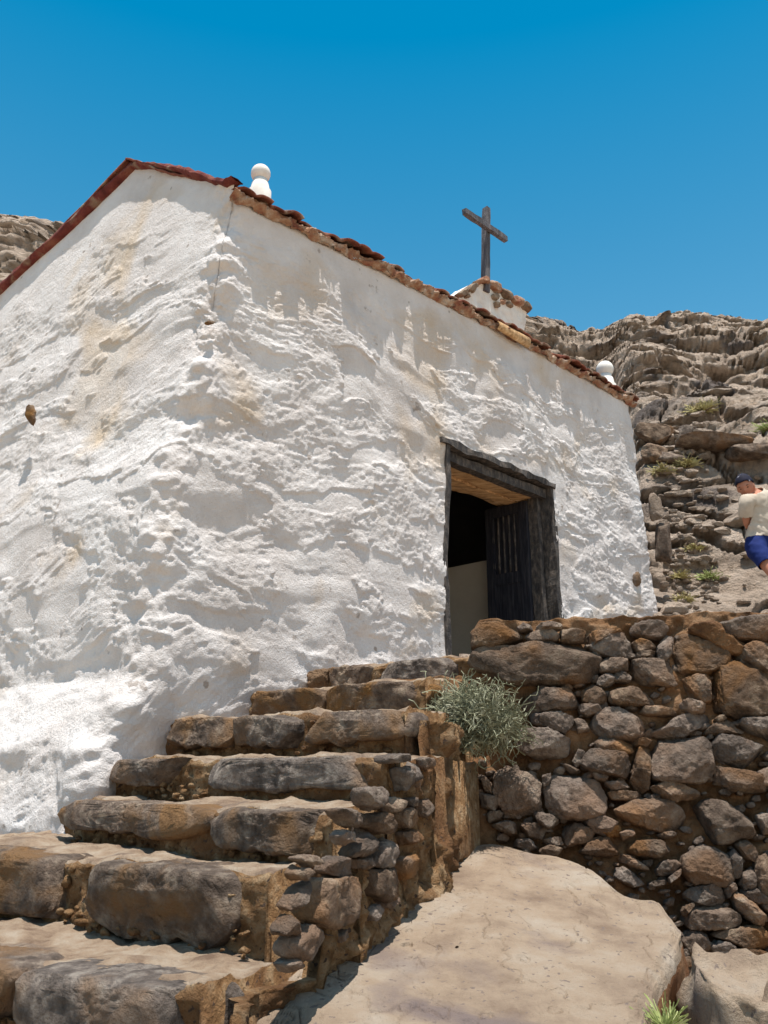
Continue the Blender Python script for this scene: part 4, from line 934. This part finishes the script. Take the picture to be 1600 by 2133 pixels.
def twiggy(name, c, R, n, m, seed, label, group=None, th=.0018, hang=0.0, squash=(1, 1, 1), stemc=True, curl=.35, cat='shrub', segs=8, leaves=0):
    rr = np.random.RandomState(seed); root = empty(name, c, label, cat, group)
    vs = []; fs = []; nn = 0
    c = np.array(c)
    for i in range(n):
        d = rr.normal(size=3); d[2] = abs(d[2])*.8-hang*rr.rand(); d[1] = d[1] if hang == 0 else -abs(d[1])*.9; d /= np.linalg.norm(d)
        L = R*(.35+.65*rr.rand()**.6)*(.8+.3*float(noise(d[0]*2.5, d[1]*2.5, d[2]*2.5, seed)))
        start = c+d*L*rr.uniform(0, .55)*np.array(squash); p = start.copy(); pts = [p.copy()]
        dd = d.copy()
        for k in range(segs):
            dd = dd+rr.normal(size=3)*curl; dd[2] -= hang*.06; dd /= np.linalg.norm(dd)
            p = p+dd*L*.5/segs*np.array(squash)*1.3; pts.append(p.copy())
        r0 = th*rr.uniform(.7, 1.3)
        for k in range(len(pts)-1):
            a, b = pts[k], pts[k+1]; t = b-a; t /= np.linalg.norm(t)+1e-9
            s1 = np.cross(t, (.3, .5, .8)); s1 /= np.linalg.norm(s1)+1e-9; s2 = np.cross(t, s1)
            for q in (a, b):
                for an in (0, 2.09, 4.19): vs.append(q+r0*(s1*cos(an)+s2*sin(an)))
            fs += [(nn, nn+1, nn+4, nn+3), (nn+1, nn+2, nn+5, nn+4), (nn+2, nn, nn+3, nn+5)]; nn += 6
            if leaves and rr.rand() < leaves:
                o1 = rr.normal(size=3); o1 /= np.linalg.norm(o1); ll = th*5; s3 = np.cross(o1, s1)*th*1.6
                vs += [a, a+o1*ll*.5+s3, a+o1*ll, a+o1*ll*.5-s3]; fs.append((nn, nn+1, nn+2, nn+3)); nn += 4
    obj('foliage', np.array(vs), fs, m, root, False)
    if stemc:
        mb = MB()
        for i in range(7):
            d = rr.normal(size=3); d[2] = abs(d[2])-hang*.5; d /= np.linalg.norm(d)
            mb.tube([c, c+d*R*.25+rr.normal(size=3)*R*.05, c+d*R*.55+rr.normal(size=3)*R*.08], [th*3.2, th*2.2, th*1.2], 5)
        mb.build('stem', M['stem'], root)
    return root
bc = at(980, 1515, 4.50)
twiggy('shrub', bc, .38, 3400, M['bush'], 3, 'grey green wiry shrub growing from the left end of the stone wall beside the stairs', th=.0020, hang=.5, squash=(1.15, .8, .95), curl=.5, leaves=.35, segs=9)
for k, (px, py, R_, mt, lab) in enumerate([(1368, 975, .42, 'drygrass', 'dry brown shrub hugging the chapel corner below the rock pile'), (1432, 960, .42, 'drygrass', 'dry brown shrub hanging under the dark ledge'),
    (1480, 1195, .42, 'greengrass', 'low green shrub on the slope left of the walking person'), (1422, 1240, .38, 'drygrass', 'dry tuft behind the stone wall beside the chapel corner'), (1592, 888, .45, 'greengrass', 'yellow green shrub at the right edge above the dark rock'),
    (1450, 850, .5, 'drygrass', 'sparse dry shrub high on the slope above the pale slab'), (1410, 1190, .34, 'drygrass', 'dry straw coloured tuft below the leaning stone'), (1440, 1130, .3, 'drygrass', 'thin dry tuft right of the leaning stone')]):
    p = sit(px, py); twiggy('dry_shrub', (p.x, p.y-.05, p.z-.03), R_*.62*p.y/10, 260, M[mt], 60+k, lab, 'small shrubs on the hillside', th=.004*p.y/11, stemc=True, squash=(1, 1, .6), curl=.3, segs=5)
def build_scree():
    rr = np.random.RandomState(77); S, Fi = ICO[2]; vs = []; fs = []; n = 0
    for q in range(420):
        px = 1385+abs(rr.normal())*75 if q % 3 else rr.uniform(1385, 1650); py = rr.uniform(860, 1300)
        p = hill_at(px, py); r = rr.uniform(.018, .06)*(1+1.2*(rr.rand() < .12))*p.y/10
        if p.y > 16 or (px > 1480 and rr.rand() < .7): continue
        Q = S.copy()
        for k in range(6):
            nv = rr.normal(size=3); nv /= np.linalg.norm(nv); h = Q @ nv; Q = Q-np.outer(np.maximum(0, h-rr.uniform(.4, .8)), nv)
        vs.append(Q*r*np.array((rr.uniform(.9, 1.7), 1, rr.uniform(.5, .9)))+np.array((p.x, p.y-.02, p.z))); fs.append(Fi+n); n += len(S)
    o = obj('scree', np.vstack(vs), np.vstack(fs), M['hill'], smooth=False); tag(o, 'loose rubble and small stones lying on the slope beside the chapel', 'scree', kind='stuff')
build_scree()
gp = at(1385, 2118, 2.95)
twiggy('grass_tuft', (gp.x, gp.y, gp.z-.04), .12, 260, M['greengrass'], 90, 'small yellow green tuft between the flat slab and the upright boulder', th=.0018, stemc=False, curl=.12, cat='grass tuft', segs=4)

# ------------------------------------------------------------------ the person on the path
def skin_mesh(nodes, edges, sub=2):
    me = bpy.data.meshes.new('tmp'); me.from_pydata([n[0] for n in nodes], edges, []); o = bpy.data.objects.new('tmp', me); sc.collection.objects.link(o)
    sk = o.modifiers.new('s', 'SKIN'); sk.use_smooth_shade = True
    for i, n in enumerate(nodes):
        r = n[1]; r = (r, r) if np.isscalar(r) else r
        me.skin_vertices[0].data[i].radius = r
        me.skin_vertices[0].data[i].use_root = (i == 0)
    ss = o.modifiers.new('u', 'SUBSURF'); ss.levels = sub; ss.render_levels = sub
    dg = bpy.context.evaluated_depsgraph_get(); ev = o.evaluated_get(dg); m2 = ev.to_mesh()
    V = np.array([v.co[:] for v in m2.vertices]); Fc = [list(p.vertices) for p in m2.polygons]
    ev.to_mesh_clear(); bpy.data.objects.remove(o); bpy.data.meshes.remove(me); return V, Fc
def remesh(V, Fc, vox):
    me = bpy.data.meshes.new('tmp'); me.from_pydata(np.asarray(V).tolist(), [], Fc); o = bpy.data.objects.new('tmp', me); sc.collection.objects.link(o)
    r = o.modifiers.new('r', 'REMESH'); r.mode = 'VOXEL'; r.voxel_size = vox
    s_ = o.modifiers.new('s', 'SMOOTH'); s_.iterations = 3; s_.factor = .5
    dg = bpy.context.evaluated_depsgraph_get(); ev = o.evaluated_get(dg); m2 = ev.to_mesh()
    V = np.array([v.co[:] for v in m2.vertices]); Fc = [list(p.vertices) for p in m2.polygons]
    ev.to_mesh_clear(); bpy.data.objects.remove(o); bpy.data.meshes.remove(me); return V, Fc
def build_person():
    D = 8.3
    def A(px, py, dd=0): return np.array(at(px, py, D+dd))
    hip = A(1587, 1128); waist = A(1582, 1104); chest = A(1577, 1066); sho = A(1576, 1036); neck = A(1570, 1026); head = A(1553, 1014, -.05)
    hipL = A(1603, 1132, .04); hipR = A(1568, 1134, -.06)
    kL = A(1648, 1188, -.12); kR = A(1620, 1206, -.30); aL = A(1672, 1268, .22); aR = A(1640, 1292, -.12)
    tL = aL+np.array((-.12, -.16, -.05)); tR = aR+np.array((-.13, -.16, -.05))
    sL = A(1604, 1042, .12); sR = A(1553, 1048, -.14)
    eL = A(1634, 1086, .28); eR = A(1556, 1092, -.02); wL = A(1626, 1132, .02); wR = A(1580, 1118, .16)
    root = empty('person', (float(hip[0]), float(hip[1]), float(aR[2]-.06)), 'person in cream T-shirt, navy shorts and dark patterned cap, leaning forward at the right edge', 'person')
    nodes = [(hip, (.13, .11)), (waist, (.125, .10)), (chest, (.15, .115)), (sho, (.11, .085)), (neck, .055), (head, .06),
             (hipL, .09), (kL, .056), (aL, .036), (tL, .032), (hipR, .09), (kR, .056), (aR, .036), (tR, .032),
             (sL, .058), (eL, .038), (wL, .027), (sR, .058), (eR, .038), (wR, .027)]
    ed = [(0, 1), (1, 2), (2, 3), (3, 4), (4, 5), (0, 6), (6, 7), (7, 8), (8, 9), (0, 10), (10, 11), (11, 12), (12, 13), (3, 14), (14, 15), (15, 16), (3, 17), (17, 18), (18, 19)]
    V, Fc = skin_mesh([(tuple(p), r) for p, r in nodes], ed)
    vs = [V]; fs = [f for f in Fc]; n = len(V)
    def addm(V2, F2):
        nonlocal n, fs
        vs.append(np.asarray(V2)); fs += [[int(i)+n for i in f] for f in F2]; n += len(V2)
    # head: skull, jaw, nose, brows and ears, facing down and to the left
    fwd = Vector((-.50, -.78, -.36)).normalized(); up = Vector((-.30, -.18, .93)); up = (up-fwd*up.dot(fwd)).normalized(); rt = fwd.cross(up).normalized()
    hc = Vector(head)
    def hpt(x, y, z): return np.array(hc+rt*x+fwd*y+up*z)
    S, Fi = ICO[4]; x, y, z = S[:, 0], S[:, 1], S[:, 2]
    lower = sstep(.1, -1, z)
    hx = x*.076*(1-.34*lower); hy = y*.096*(1-.10*lower)+.012*lower; hz = z*.120
    hy = hy+.010*np.exp(-((z-.12)/.12)**2)*(y > .5)-.010*np.exp(-((z+.02)/.10)**2-((np.abs(x)-.42)/.2)**2)*(y > .3)
    hy = hy+.026*np.exp(-(x/.14)**2-((z+.22)/.16)**2)*(y > 0)+.008*np.exp(-(x/.28)**2-((z+.55)/.07)**2)*(y > 0)+.010*np.exp(-(x/.3)**2-((z+.86)/.12)**2)*(y > 0)
    addm(np.array([hpt(a, b, c) for a, b, c in zip(hx, hy, hz)]), Fi)
    for sd in (-1, 1):
        S2, F2 = ICO[2]; addm(np.array([hpt(sd*(.076+.010*p[0]), -.005+.018*p[1], -.012+.032*p[2]) for p in S2]), F2)
    # hands: palm, four fingers and a thumb
    for wr, el in ((wL, eL), (wR, eR)):
        d = wr-el; d /= np.linalg.norm(d); sd = np.cross(d, (0, 1, .2)); sd /= np.linalg.norm(sd); nr_ = np.cross(sd, d)
        S2, F2 = ICO[3]; addm(np.array([wr+d*(.045+.048*p[0])+sd*.040*p[1]+nr_*.016*p[2] for p in S2]), F2)
        mb = MB()
        for q, (o_, L) in enumerate(((-.030, .062), (-.010, .076), (.010, .072), (.029, .056))):
            b = wr+d*.080+sd*o_; mb.tube([b, b+d*L*.45+nr_*.010, b+d*L*.8+nr_*.028, b+d*L*.95+nr_*.046], [.0095, .009, .0085, .006], 8)
        b = wr+d*.03+sd*-.034; mb.tube([b, b+d*.03-sd*.022+nr_*.01, b+d*.055-sd*.028+nr_*.025], [.012, .010, .007], 8)
        addm(np.vstack(mb.v), mb.f)
    V, Fc = remesh(np.vstack(vs), fs, .0085)
    obj('body', V, Fc, M['skin'], root)
    # clothing: the body's own surface, lifted off the skin, so it follows the pose and ends at clean hems
    nv = np.zeros_like(V)
    for f in Fc:
        c = np.cross(V[f[1]]-V[f[0]], V[f[2]]-V[f[0]])
        for i in f: nv[i] += c
    nv /= np.linalg.norm(nv, axis=1, keepdims=True)+1e-9
    bones = [(hip, waist, .11), (waist, chest, .11), (chest, sho, .11), (sho, neck, .07), (neck, head, .05), (sho, sL, .07), (sL, eL, .05), (eL, wL, .03), (sho, sR, .07), (sR, eR, .05), (eR, wR, .03),
             (hip, hipL, .09), (hipL, kL, .07), (kL, aL, .045), (hip, hipR, .09), (hipR, kR, .07), (kR, aR, .045)]
    best = np.full(len(V), 9.); bi = np.zeros(len(V), int); bt = np.zeros(len(V))
    for i, (p, q, r) in enumerate(bones):
        d = q-p; t = np.clip(((V-p) @ d)/(d @ d), 0, 1); ds = np.linalg.norm(V-(p+t[:, None]*d), axis=1)-r
        m = ds < best; best = np.where(m, ds, best); bi = np.where(m, i, bi); bt = np.where(m, t, bt)
    spine = chest-hip; sl_ = spine/np.linalg.norm(spine); along = (V-hip) @ sl_
    tor = np.isin(bi, [0, 1, 2, 5, 8, 11, 14])
    shirt = (tor & (along > .02)) | ((bi == 3) & (bt < .3)) | ((bi == 6) & (bt < .62)) | ((bi == 9) & (bt < .62))
    shirt &= np.linalg.norm(V-head, axis=1) > .150
    short = (tor & (along < .055)) | ((bi == 12) & (bt < .60)) | ((bi == 15) & (bt < .60))
    for nm, sel, m, off, amp in (('shirt', shirt, M['shirt'], .017, .012), ('shorts', short, M['shorts'], .014, .008)):
        idx = np.where(sel)[0]; mp_ = -np.ones(len(V), int); mp_[idx] = np.arange(len(idx))
        F2 = [[int(mp_[i]) for i in f] for f in Fc if all(sel[i] for i in f)]
        Q = V[idx]; wr = fbm(Q[:, 0]*11, Q[:, 1]*11, Q[:, 2]*7, 3, 301)*amp+ridged(Q[:, 0]*6+Q[:, 2]*9, Q[:, 1]*6, Q[:, 2]*5, 2, 303)*amp*.35
        Q = Q+nv[idx]*(off+np.maximum(wr, -.006))[:, None]
        o = obj(nm, Q, F2, m, root); md = o.modifiers.new('t', 'SOLIDIFY'); md.thickness = .005; md.offset = 1
    # cap over the crown with hair showing below it
    S, Fi = ICO[4]; keep = [f.tolist() for f in Fi if all(S[i, 2]*.9+S[i, 1]*-.25 > .05 for i in f)]
    def shell(rx_, ry_, rz_): return np.array([hpt(p[0]*rx_, p[1]*ry_, p[2]*rz_+.012) for p in S])
    o = obj('cap', shell(.086, .106, .124), keep, M['cap'], root); md = o.modifiers.new('t', 'SOLIDIFY'); md.thickness = .006
    keep = [f.tolist() for f in Fi if all(S[i, 1] < .15 and S[i, 2] > -.45-.5*0 and S[i, 2] < .4 for i in f)]
    o = obj('hair', shell(.080, .102, .118), keep, M['hair'], root); md = o.modifiers.new('t', 'SOLIDIFY'); md.thickness = .006
    for sd in (-1, 1):
        S2, F2 = ICO[2]; obj('eye', np.array([hpt(sd*.030+.012*p[0], .082+.006*p[1], -.004+.006*p[2]) for p in S2]), F2, M['eye'], root)
        obj('eyebrow', np.array([hpt(sd*.031+.019*p[0], .090+.005*p[1], .018+.004*p[2]) for p in S2]), F2, M['hair'], root)
        f = aL if sd > 0 else aR; t = tL if sd > 0 else tR
        mid = (f+t)/2+np.array((0, 0, -.02)); dd = (t-f); dd[2] = 0; dd /= np.linalg.norm(dd); s1 = np.cross(dd, (0, 0, 1))
        S3, F3 = ICO[3]; Sx = np.sign(S3)*np.abs(S3)**.7
        obj('shoe', np.array([mid+dd*(.02+.14*p[0])+s1*.048*p[1]+np.array((0, 0, 1))*(.045*p[2]-.0) for p in Sx]), F3, M['hair'], root)
build_person()
print('verts', sum(len(o.data.vertices) for o in sc.objects if o.type == 'MESH'))
